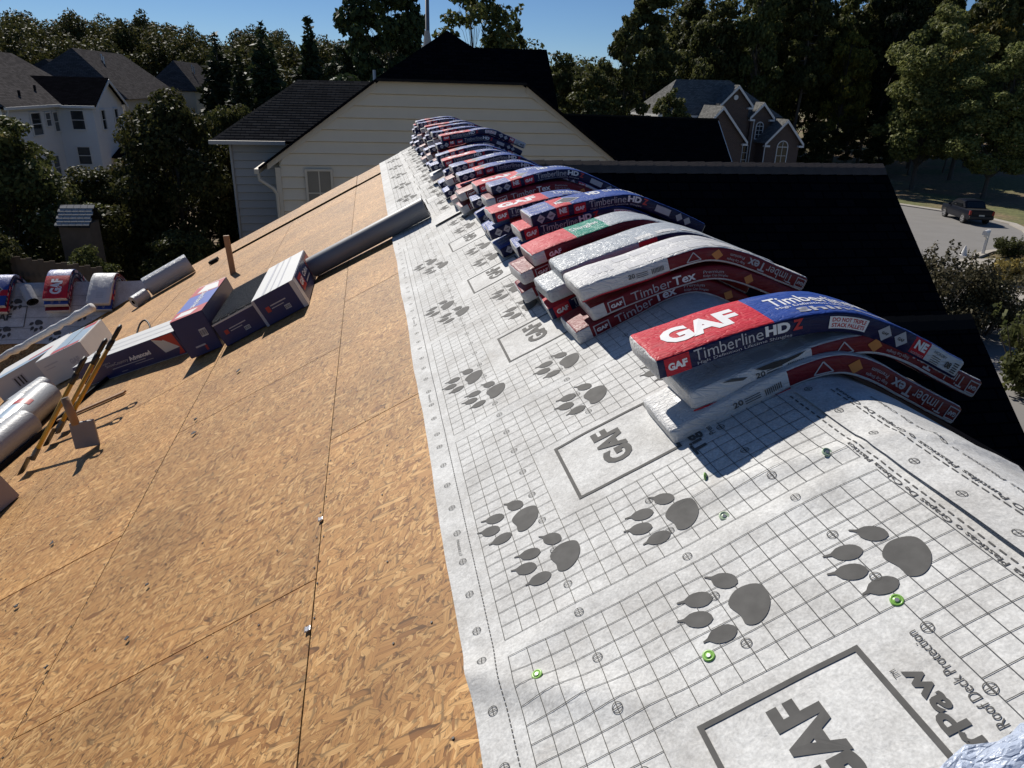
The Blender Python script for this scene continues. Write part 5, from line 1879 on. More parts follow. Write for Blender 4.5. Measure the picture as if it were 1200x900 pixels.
        bs.text(pr, 'GAF', .952, .983, .38, .60, .05, True, mi=IS)
    elif style == 'redgreen':
        me = bs.mesh([(.06, WHITE), (1.01, MAR)], [(.22, RED), (.40, GREEN), (1.01, SILV)], WHITE, FM)
        bs.text(pr, 'GAF', .08, .14, .3, .66, .05, mi=IW)
        bs.text(pr, 'Shingles', .24, .38, .4, .7, .0, where='t', mi=IW)
    elif style == 'white':
        me = bs.mesh([(.30, SILV), (1.01, MAR)], [(1.01, SILV)], SILV, FM)
        bs.rect(pr, .05, .12, .3, .7, mi=IS)
        bs.text(pr, 'GAF', .34, .40, .3, .66, .05, mi=IW)
    pm = bpy.data.meshes.new('printing')
    pm.from_pydata(pr.v, [], pr.f)
    for m in PMATS:
        pm.materials.append(m)
    pm.polygons.foreach_set('material_index', pr.mi)
    return me, pm

_bp = {}
def bundle(style, level, loc, rz, label, group, var=0, **kw):
    key = (style, level, var, tuple(sorted(kw.items())))
    if key not in _bp:
        _bp[key] = make_bundle(style, level, len(_bp) + 1, **kw)
    me, pm = _bp[key]
    e = empty('shingle_bundle', loc, label, 'bundle', group, (0, 0, rz))
    link_mesh('wrapper', me, e)
    link_mesh('printing', pm, e)['kind'] = 'stuff'
    return e

DESC = {'hd': 'navy bundle with red and blue top', 'hdb': 'navy bundle with blue top', 'hdw': 'navy bundle with pale grey top', 'tex': 'maroon ridge cap bundle',
        'texr': 'maroon bundle with white label end', 'redgreen': 'red and green topped bundle', 'white': 'maroon bundle with pale wrapped end'}
ORD = ['first', 'second', 'third', 'fourth', 'fifth', 'sixth', 'seventh', 'eighth', 'ninth', 'tenth', 'eleventh', 'twelfth', 'thirteenth', 'fourteenth', 'fifteenth', 'sixteenth', 'seventeenth', 'eighteenth', 'nineteenth', 'twentieth']
# stacks on the ridge: front edge y, then bundles from the bottom up (style, dx, dy, rotation)
stacks = [
    (1.86, [('texr', .03, -.03, .0), ('texr', .11, .0, .012), ('hd', .0, .0, -.008)]),
    (2.78, [('tex', .0, .03, .03), ('tex', .07, .01, -.02), ('texr', .02, .0, .02)]),
    (3.10, [('hd', -.03, .03, -.05), ('white', -.05, .0, .05), ('hdw', .03, .0, .0)]),
    (3.44, [('tex', -.13, .0, -.04), ('tex', -.08, .03, .06), ('redgreen', -.02, .0, .02)]),
    (3.90, [('hd', .0, .08, .0), ('hdb', .0, .05, .0), ('hd', .02, .03, .01), ('hdb', .03, .0, .01)]),
    (4.48, [('hdb', -.03, .05, .02), ('hdb', -.05, .02, -.02), ('hd', -.05, .0, .01)]),
    (5.15, [('hdb', .0, .04, .0), ('hd', .02, .02, .0), ('tex', .02, .0, .0), ('hdb', .03, .0, -.02)]),
    (5.78, [('hdb', -.02, .03, .02), ('hdb', .0, .0, -.02), ('hd', .0, .02, .02)]),
    (6.22, [('tex', -.10, .0, .05), ('tex', -.05, .02, .0)]),
    (6.60, [('tex', -.10, .05, -.03), ('hd', -.04, .0, .02), ('hdb', -.03, .0, .0)]),
    (7.25, [('hdb', -.12, .05, .02), ('tex', -.08, .0, .02), ('hdb', -.02, .0, .01)]),
    (7.90, [('hdb', -.10, .05, .02), ('hdb', -.06, .0, .0), ('hd', -.02, .0, -.01)]),
    (8.50, [('texr', -.12, .05, .02), ('hdb', -.10, .0, .0), ('hdb', -.06, .0, -.01)]),
    (9.10, [('hdb', -.05, .06, .0), ('tex', -.02, .05, .02), ('hd', .0, .0, .0), ('hdb', .0, .0, -.01), ('hd', .02, .0, .01)]),
    (9.85, [('hdb', -.07, .05, .0), ('tex', -.04, .05, .02), ('hdb', -.02, .0, .0), ('tex', .0, .0, -.01), ('hdb', .0, .0, .01)]),
    (10.65, [('tex', -.08, .05, .0), ('hdb', -.06, .05, .02), ('texr', -.02, .0, .0), ('hdb', .0, .0, -.01), ('hdb', .0, .0, .01)]),
    (11.40, [('hdb', -.07, .05, .0), ('tex', -.04, .05, .02), ('hdb', .0, .0, .0), ('tex', .03, .0, -.01), ('hd', .05, .0, .01)]),
    (12.25, [('hdb', -.10, .05, .0), ('hdb', -.08, .05, .02), ('tex', -.03, .0, .0), ('texr', .0, .0, -.01), ('hdb', .0, .0, .01)]),
    (13.05, [('tex', -.11, .05, .0), ('hdb', -.10, .05, .02), ('hdb', -.05, .0, .0), ('hdb', -.02, .0, -.01), ('hdb', -.01, .0, .01)]),
    (13.75, [('hdb', -.06, .05, .02), ('hdb', -.03, .0, .0), ('hdb', .0, .0, -.01), ('hd', .01, .0, .01)]),
]
for si, (y, items) in enumerate(stacks):
    nlev = len(items)
    for li, (st, dx, dy, rz) in enumerate(items):
        lev = 'top' if li == nlev - 1 else ('bottom' if li == 0 else ('second lowest' if li == 1 else ('third lowest' if li == 2 else 'second highest')))
        lb = '%s, %s of the %s nearest ridge stack' % (DESC[st], lev, ORD[si])
        jr = random.Random(si * 31 + li * 7)
        if si > 2:
            dx += jr.uniform(-.035, .035); dy += jr.uniform(-.05, .05); rz += jr.uniform(-.035, .035)
        eb = bundle(st, li, (dx, y + dy, jr.uniform(-.004, .006)), rz, lb, 'shingle bundles stacked along the ridge', var=(si % 3) if si > 2 else si * 10, **({'tear': True} if (si, li) == (0, 1) else {}))
        if si in (1, 2, 3) and li > 0:
            eb.rotation_euler[1] = (-.03, -.065)[min(li, 2) - 1]

# bundles on the left cross gable (their ridge runs left-right)
side = [(2.62, ('hd', 'hdb'), 'leftmost'), (1.62, ('tex', 'hdb', 'hd'), 'middle'), (.90, ('hdb', 'texr'), 'rightmost')]
for a, styles, nm in side:
    for li, st in enumerate(styles):
        e = bundle(st, li, (CX - a + .20, CY, CZ + .02), pi / 2 + random.uniform(-.04, .04),
                   '%s, %s of the %s stack on left cross gable' % (DESC[st], ['bottom', 'middle', 'top'][li] if li < len(styles) - 1 else 'top', nm), 'bundles on the left cross gable',
                   var=1, s_=CC * .92, xc=0.0, zc0=.02, cx=0.02, W=.40, rl=(.12, .2, .28, .3, .3), rright=.9, length=1.35)
        e.scale = (1.0, 1.0, 1.15)
# ================================================================== things lying on the roof
def carton(name, u, v, w, l, h, rz, label, mats, off=0.0, tilt=0.0, prints=None, group=None, tip=0.0):
    """box with its base centre at (u, v) on the slope; w down the slope, l along the ridge, h normal.
    mats: front, top, side(+u), side(-u), back"""
    c = P(u, v, off)
    e = empty(name, c, label, 'box', group)
    m = ROOF_M.to_4x4() @ Matrix.Rotation(rz, 4, 'Z') @ Matrix.Rotation(tilt, 4, 'X') @ Matrix.Rotation(tip, 4, 'Y')
    e.rotation_euler = m.to_euler()
    b_ = MB()
    x, y = w / 2, l / 2
    bv = .004
    vs = [(-x, -y, 0), (x, -y, 0), (x, y, 0), (-x, y, 0), (-x, -y, h), (x, -y, h), (x, y, h), (-x, y, h)]
    b_.add(vs, [(0, 1, 5, 4)], 0); b_.add(vs, [(4, 5, 6, 7)], 1); b_.add(vs, [(0, 4, 7, 3)], 2); b_.add(vs, [(1, 2, 6, 5)], 3); b_.add(vs, [(2, 3, 7, 6)], 4); b_.add(vs, [(0, 3, 2, 1)], 4)
    ob = b_.build('carton', mats, e)
    me = ob.data
    bm = bmesh.new(); bm.from_mesh(me)
    bmesh.ops.remove_doubles(bm, verts=bm.verts[:], dist=1e-5)
    bmesh.ops.bevel(bm, geom=bm.edges[:], offset=.006, segments=2, affect='EDGES')
    bm.to_mesh(me); bm.free()
    if prints:
        pr = MB()
        mm = [M['ink_white'], M['carton_red'], M['ink_black'], M['ink_soft'], M['carton_white'], M['carton_blue'], M['ltblue'], M['carton_navy']]
        def face(nm, a, b2, lift=.0015):
            if nm == 'front':
                return Vector((-x + a * w, -y - lift, b2 * h))
            if nm == 'top':
                return Vector((-x + a * w, -y + b2 * l, h + lift))
            if nm == 'topl':                       # read along the length
                return Vector((-x + b2 * w, y - a * l, h + lift))
            if nm == 'right':
                return Vector((x + lift, -y + a * l, b2 * h))
        for it in prints:
            if it[0] == 'r':
                _, nm, a0, a1, b0, b1, mi = it[:7]
                lf = it[7] if len(it) > 7 else .0015
                pr.add([face(nm, a0, b0, lf), face(nm, a1, b0, lf), face(nm, a1, b1, lf), face(nm, a0, b1, lf)], [(0, 1, 2, 3)], mi)
            elif it[0] == 'p':
                _, nm, pts, mi = it[:4]
                lf = it[4] if len(it) > 4 else .002
                pr.add([face(nm, a, b2, lf) for a, b2 in pts], [tuple(range(len(pts)))], mi)
            else:
                _, nm, body, a0, a1, b0, b1, mi, bold = it[:9]
                vs2, fs2 = fit_text(body, a0, b0, a1 - a0, b1 - b0, bold)
                pr.add([face(nm, xx, yy, .003) for xx, yy in vs2], fs2, mi)
        pr.build('printing', mm, e)['kind'] = 'stuff'
    return e

cw, cn, cb_, cr = M['carton_white'], M['carton_navy'], M['carton_blue'], M['carton_red']
def barcode(nm, a, b2, w=.13, h=.16):
    out = [('r', nm, a, a + w, b2, b2 + h, 4)]
    for i in range(7):
        out.append(('r', nm, a + w * (.08 + i * .125), a + w * (.13 + i * .125 + (.03 if i % 3 == 0 else 0)), b2 + h * .15, b2 + h * .85, 2, .0025))
    return out
# three vent cartons standing side by side
carton('vent_carton', 2.27, 6.76, .40, 1.22, .25, 0, 'white-topped navy carton nearest the ridge, beside the grey roll', [cn, cw, cn, cn, cn],
       prints=[('r', 'front', .0, .06, 0, 1, 3), ('r', 'front', .90, 1.0, 0, 1, 4), ('r', 'front', .18, .27, .40, .60, 1), ('r', 'front', .30, .66, .56, .60, 3), ('r', 'front', .30, .58, .46, .49, 3)] + barcode('front', .55, .22) +
       [('r', 'right', .0, .10, .0, 1.0, 4), ('r', 'right', .15, .35, .35, .85, 1), ('t', 'right', 'GAF', .17, .33, .5, .72, 0, .05), ('r', 'right', .72, .98, .2, .85, 1), ('t', 'right', 'Cobra', .40, .66, .55, .75, 0, .03), ('r', 'right', .40, .66, .36, .42, 3)] +
       [('r', 'top', .25, .31, .0, 1.0, 3), ('r', 'top', .44, .47, .0, 1.0, 3), ('r', 'top', .62, .66, .0, 1.0, 3)], group='vent cartons on the sheathing')
e = carton('vent_carton', 2.68, 6.80, .40, 1.16, .22, 0, 'open navy carton with black vent strips, between two cartons', [cn, M['vent_mesh'], cn, cn, cn],
       prints=[('r', 'front', .0, 1.0, .94, 1.0, 4), ('r', 'front', .14, .23, .42, .60, 1), ('r', 'front', .27, .66, .56, .60, 3), ('r', 'front', .27, .55, .46, .49, 3)] + barcode('front', .55, .22), group='vent cartons on the sheathing')
vs_ = MB()
for i in range(5):
    vs_.box((-.16 + i * .08, 0, .228), (.066, 1.10, .012), bev=.003)
for i in range(34):
    vs_.box((-.005, -.53 + i * .032, .237), (.38, .006, .008))
vs_.build('vent_strip', M['vent_mesh'], e)['kind'] = 'stuff'
carton('vent_carton', 3.10, 6.95, .30, 1.2, .36, 0, 'upright navy carton with blue and red top leaning downslope', [cn, cw, cn, cn, cn], tip=.10, off=.01,
       prints=[('r', 'top', .0, 1.0, .10, .97, 5), ('r', 'top', .0, 1.0, .0, .22, 1, .002), ('r', 'top', .0, 1.0, .66, .97, 1, .002), ('p', 'top', [(.2, .72), (.95, .68), (.8, .92), (.3, .95)], 4, .003), ('p', 'top', [(.1, .06), (.6, .04), (.75, .16), (.2, .18)], 4, .003)] +
              [('t', 'topl', 'Cobra Ridge Vent', .30, .78, .35, .62, 0, .02)] + barcode('front', .62, .40, .2, .2) + [('r', 'front', .3, .6, .2, .24, 3), ('r', 'front', .55, .62, .06, .2, 1)], group='vent cartons on the sheathing')
# long carton lying diagonally below them
ang = math.atan2(1.11, 1.50)
carton('long_carton', 4.04, 7.52, 1.85, .46, .24, -.60, 'long navy carton lying diagonally, white top and pale lettering', [cn, cw, cn, cn, cn],
       prints=[('r', 'front', .0, 1.0, .0, .02, 3), ('p', 'front', [(.80, .98), (.90, .98), (.97, .35), (.84, .30)], 4), ('p', 'front', [(.86, .98), (.98, .98), (.98, .06), (.93, .06), (.97, .35)], 1, .0026), ('p', 'front', [(.80, .98), (.90, .98), (.88, .8)], 1, .0028)] +
              [('r', 'front', .10, .20, .42, .68, 1), ('t', 'front', 'GAF', .12, .19, .40, .50, 0, .05), ('t', 'front', 'Cobra', .27, .36, .64, .72, 3, .0), ('t', 'front', 'SnowCountry', .30, .52, .44, .62, 3, .0), ('t', 'front', 'Advanced', .53, .73, .44, .64, 0, .04),
               ('r', 'front', .34, .66, .34, .37, 3), ('r', 'front', .55, .72, .24, .26, 3), ('r', 'front', .40, .46, .12, .14, 3), ('r', 'top', 0, 1, .30, .33, 3), ('r', 'top', 0, 1, .62, .65, 3)])
# white cartons farther down the slope
carton('white_carton', 5.60, 9.50, .56, 1.15, .34, .12, 'white carton with pale blue and red top bands, beside the shovel grips', [cw, cw, cw, cw, cw], tip=.06,
       prints=[('r', 'top', .05, .30, .02, .98, 4), ('r', 'top', .32, .62, .10, .96, 6), ('r', 'top', .66, .95, .10, .96, 6), ('r', 'top', .32, .62, .02, .16, 1, .002), ('r', 'top', .66, .95, .80, .97, 1, .002), ('r', 'top', .66, .95, .02, .12, 1, .002), ('r', 'top', .625, .645, 0, 1, 2, .002),
               ('r', 'front', .10, .4, .7, .74, 3), ('r', 'front', .10, .3, .58, .61, 3), ('t', 'front', 'GAF', .6, .8, .4, .6, 3, .05)])
carton('white_carton', 6.55, 10.3, 1.0, .9, .30, .25, 'low white carton at the left edge under the wrapped pipe', [cw, cw, cw, cw, cw],
       prints=[('r', 'front', .25, .40, .25, .75, 3), ('r', 'front', .27, .29, .3, .7, 2, .0025), ('r', 'front', .32, .34, .3, .7, 2, .0025), ('r', 'front', .36, .38, .3, .7, 2, .0025), ('r', 'top', .0, 1.0, .0, .3, 6), ('r', 'top', .5, .9, .2, .34, 1, .002)])
carton('small_carton', 4.62, 5.02, .42, .34, .26, -.5, 'pinkish-white carton corner cut by the left edge', [M['carton_kraft'], cw, M['carton_kraft'], M['carton_kraft'], cw],
       prints=[('t', 'front', 'NOT', .62, .9, .66, .82, 3, .02), ('r', 'front', .55, .9, .52, .54, 3), ('p', 'front', [(.6, .15), (.85, .15), (.72, .42)], 3), ('p', 'front', [(.64, .18), (.81, .18), (.72, .37)], 4, .003)])

# rolls
def roll(name, a, b_, r, label, mat, group=None, hollow=.35, wraps=None, capm=None):
    """roll from point a to point b_ (centre line)"""
    a, b_ = Vector(a), Vector(b_)
    e = empty(name, a, label, 'roll', group)
    inv = Matrix.Translation(-a)
    t = (b_ - a).normalized()
    m = MB()
    n_ = 14
    pts = [a.lerp(b_, i / n_) for i in range(n_ + 1)]
    m.tube(pts, [r * (1 + .012 * noise.noise(Vector((i * .7, r * 50, a.x)))) for i in range(n_ + 1)], 32, cap=False)
    o = m.build('outer_wrap', mat, e, smooth=True); o.matrix_parent_inverse = inv
    for c, sg in ((a, -1), (b_, 1)):
        m = MB()
        for k, (r0, r1) in enumerate([(r * .985, r * .8), (r * .8, r * .6), (r * .6, r * hollow)]):
            d = t * sg * (.0 - .004 * (k % 2))
            up = Vector((0, 0, 1)); x_ = t.cross(up).normalized(); y_ = x_.cross(t)
            ring = [[c + d + (x_ * cos(2 * pi * j / 28) + y_ * sin(2 * pi * j / 28)) * rr for j in range(28)] for rr in (r0, r1)]
            m.add(ring[0] + ring[1], [(j, (j + 1) % 28, 28 + (j + 1) % 28, 28 + j) for j in range(28)])
        o = m.build('wound_end', capm or mat, e); o.matrix_parent_inverse = inv
        o['kind'] = 'stuff'
    m = MB(); m.tube([a - t * .003, b_ + t * .003], r * hollow, 20, cap=False)
    m.tube([a + t * .01, b_ - t * .01], r * hollow * .98, 20, cap=True)
    o = m.build('core', M['void'], e); o.matrix_parent_inverse = inv
    if wraps:
        for (f0, f1, g0, g1, mt) in wraps:
            m = MB()
            up = ROOF_N; x_ = t.cross(up).normalized(); y_ = x_.cross(t)
            k = 12
            vs = []
            for i in range(k + 1):
                g = g0 + (g1 - g0) * i / k
                for f in (f0, f1):
                    vs.append(a.lerp(b_, f) + (x_ * cos(g) + y_ * sin(g)) * (r * 1.012 + .001))
            m.add(vs, [(2 * i, 2 * i + 1, 2 * i + 3, 2 * i + 2) for i in range(k)])
            o = m.build('label_band', mt, e, smooth=True); o.matrix_parent_inverse = inv
    return e
roll('grey_roll', P(2.06, 7.13, .10), P(.80, 7.02, .112), .098, 'long plain grey roll reaching from the cartons onto the underlayment', M['roll_grey'])
roll('silver_roll', P(5.62, 12.75, .17), P(4.86, 13.0, .17), .165, 'silvery plastic-wrapped roll lying by the far left roof edge', M['silver_film'])
roll('silver_roll', P(5.80, 12.35, .10), P(5.62, 12.55, .10), .10, 'small rolled end of plastic sheet beside the silvery roll', M['silver_film'])
G3 = 'ice shield rolls at the lower left'
rw_ = [(.30, .42, .2, 2.0, M['carton_red']), (.0, .28, .3, 1.9, M['ltblue'])]
roll('membrane_roll', P(5.20, 7.62, .15), P(5.26, 6.72, .15), .148, 'white membrane roll uppermost of the group, red band in the middle', M['roll_white'], G3, wraps=[(.42, .54, .4, 2.6, M['carton_red']), (.56, .9, .4, 2.4, M['ltblue'])])
roll('membrane_roll', P(5.50, 7.70, .15), P(5.62, 6.85, .15), .145, 'white membrane roll farthest down the slope with red cross label', M['roll_white'], G3, wraps=[(.50, .72, .5, 2.2, M['carton_red']), (.74, 1.0, .5, 2.2, M['ltblue'])])
roll('membrane_roll', P(5.02, 6.78, .14), P(5.28, 6.02, .14), .138, 'membrane roll nearest the camera with dark end and green label', M['roll_white'], G3, capm=M['black'], wraps=[(.0, .2, -.4, 1.4, M['ltblue']), (.02, .14, .4, 1.5, M['carton_red'])])
roll('membrane_roll', P(5.55, 8.35, .13), P(5.75, 7.95, .13), .13, 'short white roll end under the white carton', M['roll_white'], G3)
# wrapped pipe and stray sheet on the low carton
wp = MB()
pts = []
rad = []
for i in range(22):
    f = i / 21
    p = P(7.6 - 1.9 * f, 11.2 - .35 * f, .40 + .05 * f)
    pts.append(p + Vector((noise.noise(Vector((i * .9, 2, 0))), noise.noise(Vector((i * .9, 7, 0))), noise.noise(Vector((i * .9, 11, 0))))) * .03)
    rad.append(.05 * (1 + .35 * noise.noise(Vector((i * 1.3, 0, 5)))) * (1.25 if f > .85 else 1))
wp.tube(pts, rad, 12)
tag(wp.build('wrapped_pipe', M['white_film'], smooth=True), 'long crumpled white plastic-wrapped pipe at the left edge', 'pipe')
# roll on the cross gable
roll('rolled_underlayment', Q(2.22, .12, .11), Q(2.06, .42, .11), .10, 'black and white rolled underlayment end between stacks on the cross gable', M['roll_white'], capm=M['black'])

# toe board holding the rolls
tb = MB()
a, b_ = P(5.20, 5.95, .0), P(4.52, 7.80, .0)
t = (b_ - a).normalized()
side_ = t.cross(ROOF_N).normalized()
for s0 in (0,):
    tb.hexa([a, b_, b_ + side_ * .035, a + side_ * .035, a + ROOF_N * .035, b_ + ROOF_N * .035, b_ + side_ * .035 + ROOF_N * .035, a + side_ * .035 + ROOF_N * .035])
tag(tb.build('toe_board', M['black']), 'black board fixed across the slope below the rolls', 'board')
st_ = MB(); st_.box(P(4.42, 6.70, .012), (.9, .035, .018), ROOF_M @ Matrix.Rotation(-.35, 3, 'Z'))
tag(st_.build('wood_strip', M['wood']), 'thin bare wood strip lying in the shadow of the long carton', 'wood strip')

# shovels leaning
def shovel(base, top, label, blade=True):
    base, top = Vector(base), Vector(top)
    e = empty('roofing_shovel', base, label, 'shovel', 'roofing shovels leaning at lower left')
    inv = Matrix.Translation(-base)
    d = (top - base).normalized()
    L_ = (top - base).length
    m = MB(); m.tube([base + d * .16, base + d * (L_ - .22)], .0175, 10)
    o = m.build('handle', M['yellow'], e, smooth=True); o.matrix_parent_inverse = inv
    m = MB()
    gp = top - d * .24
    m.tube([gp, gp + d * .10], [.021, .024], 10)
    x_ = d.cross(Vector((0, 1, 0))).normalized(); y_ = d.cross(x_).normalized()
    w_ = .045
    m.tube([gp + d * .09, gp + d * .13 + y_ * w_, gp + d * .22 + y_ * w_, gp + d * .24, gp + d * .22 - y_ * w_, gp + d * .13 - y_ * w_, gp + d * .09], .0135, 8)
    o = m.build('grip', M['rubber'], e, smooth=True); o.matrix_parent_inverse = inv
    m = MB()
    m.tube([base + d * .13, base + d * .24], .021, 8)
    yb = Vector((0, 1, 0)); yb = (yb - d * yb.dot(d)).normalized(); nb_ = d.cross(yb)
    for i in range(6):
        f0, f1 = -.5 + i / 6, -.5 + (i + 1) / 6
        c0, c1 = .02 * (1 - 4 * f0 * f0), .02 * (1 - 4 * f1 * f1)
        p = []
        for (f, c, z) in ((f0, c0, 0), (f1, c1, 0), (f1, c1, .17), (f0, c0, .17)):
            p.append(base + yb * f * (.17 if z == 0 else .13) + nb_ * (.03 - c) + d * z)
        m.hexa([q_ for q_ in p] + [q_ + nb_ * .003 for q_ in p])
    o = m.build('blade', M['steel'], e); o.matrix_parent_inverse = inv
    return e
shovel((-4.06, 5.62, -2.125), (-3.48, 5.68, -1.20), 'yellow-handled shovel leaning, nearest the camera')
shovel((-4.06, 6.10, -2.125), (-3.53, 6.30, -1.26), 'yellow-handled shovel leaning, middle of the three')
shovel((-4.04, 6.31, -2.115), (-3.48, 6.55, -1.22), 'yellow-handled shovel leaning, farthest with the highest grip')

# scraper block with a wooden handle
e = empty('hand_scraper', P(3.88, 5.30, 0), 'grey flat scraper with a round wooden handle standing on the sheathing', 'scraper')
inv = Matrix.Translation(-P(3.88, 5.30, 0))
c0 = P(3.88, 5.30, 0.0)
m = MB()
ax = Vector((-.10, .15, 1)).normalized(); xx = Vector((1, .25, .25)); xx = (xx - ax * xx.dot(ax)).normalized(); yy = ax.cross(xx)
mm = Matrix((xx, yy, ax)).transposed()
m.box(c0 + ax * .125, (.165, .035, .20), mm, bev=.006)
o = m.build('plate', M['alloy'], e); o.matrix_parent_inverse = inv
o.data.materials[0] = mat_plain('dull_grey_plate', (.27, .24, .22), .6, .15, 12)
m = MB(); m.tube([c0 + ax * .21 - xx * .04, c0 + ax * .42 - xx * .065], .030, 14)
o = m.build('handle', M['wood'], e, smooth=True); o.matrix_parent_inverse = inv
m = MB(); m.tube([c0 + ax * .40 - xx * .0625, c0 + ax * .4225 - xx * .0653], .024, 12)
o = m.build('handle_end', M['old_wood'], e); o.matrix_parent_inverse = inv

# wooden stake near the far edge
sk = MB(); sk.box(P(3.62, 10.4, .0) + Vector((-.02, 0, .24)), (.075, .04, .56), Matrix.Rotation(-.06, 3, 'Y'), bev=.003)
ob = sk.build('wooden_stake', M['wood']); tag(ob, 'short upright wooden stake standing behind the cartons', 'stake')
sk = MB(); sk.box(P(4.45, 12.83, .03), (.16, .14, .05), ROOF_M, bev=.004)
tag(sk.build('dark_block', M['black']), 'small black block at the lower end of the deck gap', 'block')
# loop of hose / strap between cartons
cp = MB(); cp.tube([P(4.55 + .10 * cos(g), 8.9 + .28 * sin(g), .02 + .14 * max(0, sin(g))) for g in [i * 2 * pi / 24 for i in range(20)]], .012, 6)
tag(cp.build('cable_loop', M['rubber'], smooth=True), 'black cable loop behind the long carton', 'cable')

# green cap nails in the underlayment
for i, (u, v, mt, tl, lb) in enumerate([(1.05, 1.253, 'cap_green', 0, 'green cap nail at the lower left of the printed grid'), (.684, 1.087, 'cap_green', 0, 'green cap nail below the middle paw print'), (.302, 1.001, 'cap_green', 0, 'green cap nail right of centre below a paw print'),
                                (.465, 1.444, 'cap_pale', 0, 'pale cap nail between two paw prints above the fold'), (.435, 1.622, 'cap_green', 1.1, 'green cap nail standing tilted in the bundle shadow edge'), (.146, 1.474, 'cap_pale', 0, 'pale cap nail near the ridge lap at right')]):
    p = pap(u, v, .001)
    e = empty('cap_nail', p, lb, 'cap nail', 'cap nails in the underlayment')
    e.rotation_euler = (tl, -math.atan(S), .3 * i)
    m = MB()
    m.tube([(0, 0, 0), (0, 0, .0025)], .0135, 20)
    k = 20
    vs = []
    for j in range(k):
        g = 2 * pi * j / k
        for rr, zz in ((.0135, .0025), (.0115, .0045), (.0085, .0026)):
            vs.append((rr * cos(g), rr * sin(g), zz))
    m.add(vs, [(3 * j + c, 3 * ((j + 1) % k) + c, 3 * ((j + 1) % k) + c + 1, 3 * j + c + 1) for j in range(k) for c in (0, 1)])
    m.build('cap', M[mt], e, smooth=True)
    m = MB(); m.tube([(0, 0, .002), (0, 0, .0042)], .0045, 12)
    m.build('nail_head', M['alloy'], e)

# plywood clips and shingle scraps
for i, (u, v, lb) in enumerate([(1.717, 1.872, 'small pale metal clip in the long sheathing joint, nearer one'), (1.712, 2.497, 'small pale metal clip in the long sheathing joint, farther one')]):
    m = MB()
    m.box(P(u, v, .0035), (.02, .022, .004), ROOF_M, bev=.001)
    m.box(P(u + .005, v, .006), (.003, .020, .006), ROOF_M)
    m.box(P(u - .006, v, .005), (.003, .020, .004), ROOF_M)
    tag(m.build('panel_clip', M['alloy']), lb, 'clip', 'clips in the sheathing joint')
rd = random.Random(4)
sl = ['near the left edge', 'pointed, left of the long joint', 'below the pointed one', 'in the lower left corner joint', 'high on the left among shadows', 'on the bare wood below the cartons', 'just below that one', 'right of the open carton']
for i, (u, v) in enumerate([(3.497, 3.774), (2.552, 2.708), (2.535, 2.373), (2.931, 2.478), (3.432, 3.193), (2.794, 4.627), (2.742, 4.365), (2.585, 5.25)]):
    m = MB()
    n_ = 7
    r0 = .010 if i in (1, 2, 3) else .019
    pts = [P(u, v, .004) + ROOF_M @ Vector((cos(2 * pi * j / n_) * r0 * rd.uniform(.3, 1.2), sin(2 * pi * j / n_) * r0 * rd.uniform(.4, 1.5), rd.uniform(0, .006))) for j in range(n_)]
    m.prism(pts, ROOF_N * .003)
    tag(m.build('shingle_scrap', M['scrap']), 'dark scrap of shingle on the sheathing, ' + sl[i], 'scrap', 'shingle scraps on the sheathing')

# crumpled wrap at the lower right corner
m = MB()
nn = 26
for j in range(nn + 1):
    for i in range(nn + 1):
        u, v = .47 - .30 * i / nn, .47 + .225 * j / nn
        f = i / nn; g = j / nn
        hgt = .050 * (sin(pi * min(1, f * 1.1)) ** .6) * (sin(pi * min(1, .15 + g * .85)) ** .6 if g < 1 else 0)
        hgt *= (.7 + .55 * noise.noise(Vector((u * 18, v * 18, 2))))
        hgt += .010 * noise.noise(Vector((u * 60, v * 60, 5)))
        m.v.append(tuple(pap(u + .012 * noise.noise(Vector((v * 20, 1, 1))), v + .02 * noise.noise(Vector((u * 16, 4, 1))), .004 + max(0, hgt))))
for j in range(nn):
    for i in range(nn):
        q = j * (nn + 1) + i
        m.f.append((q, q + 1, q + nn + 2, q + nn + 1)); m.mi.append(0)
ob = m.build('crumpled_wrap', M['clear_wrap'])
tag(ob, 'crumpled pale blue plastic wrap at the lower right corner', 'plastic wrap')

# ================================================================== things by the street and gardens
# pickup parked in the turning circle
def loft(secs, name, mats, parent, inv, smooth=True, mi=None):
    m = MB(); n_ = len(secs[0])
    for s_ in secs:
        m.v += [tuple(p) for p in s_]
    for i in range(len(secs) - 1):
        for j in range(n_):
            k = (j + 1) % n_
            m.f.append((i * n_ + j, i * n_ + k, (i + 1) * n_ + k, (i + 1) * n_ + j)); m.mi.append(0)
    m.f.append(tuple(range(n_))[::-1]); m.mi.append(0)
    m.f.append(tuple((len(secs) - 1) * n_ + j for j in range(n_))); m.mi.append(0)
    o = m.build(name, mats, parent, smooth=smooth, auto=.6)
    return o
car = empty('pickup_truck', (46.75, 52.2, GZ + .004), 'dark blue crew-cab pickup parked in the turning circle', 'pickup', None, (0, 0, math.atan2(2.7, .8)))
I4 = Matrix.Identity(4)
def rsec(x, w, z0, z1, rnd_=.12, tum=0.0):
    w2 = w / 2
    return [(x, -w2 + .04, z0), (x, -w2, z0 + .12), (x, -w2, z1 - rnd_), (x, -w2 + tum + rnd_ * .5, z1), (x, w2 - tum - rnd_ * .5, z1), (x, w2, z1 - rnd_), (x, w2, z0 + .12), (x, w2 - .04, z0)]
loft([rsec(2.55, 1.5, .48, .86, .1), rsec(2.45, 1.76, .40, 1.0), rsec(1.9, 1.86, .36, 1.10), rsec(1.05, 1.90, .34, 1.14), rsec(-.6, 1.92, .34, 1.14), rsec(-2.3, 1.90, .38, 1.14), rsec(-2.48, 1.86, .44, 1.12)], 'body', M['car_paint'], car, I4)
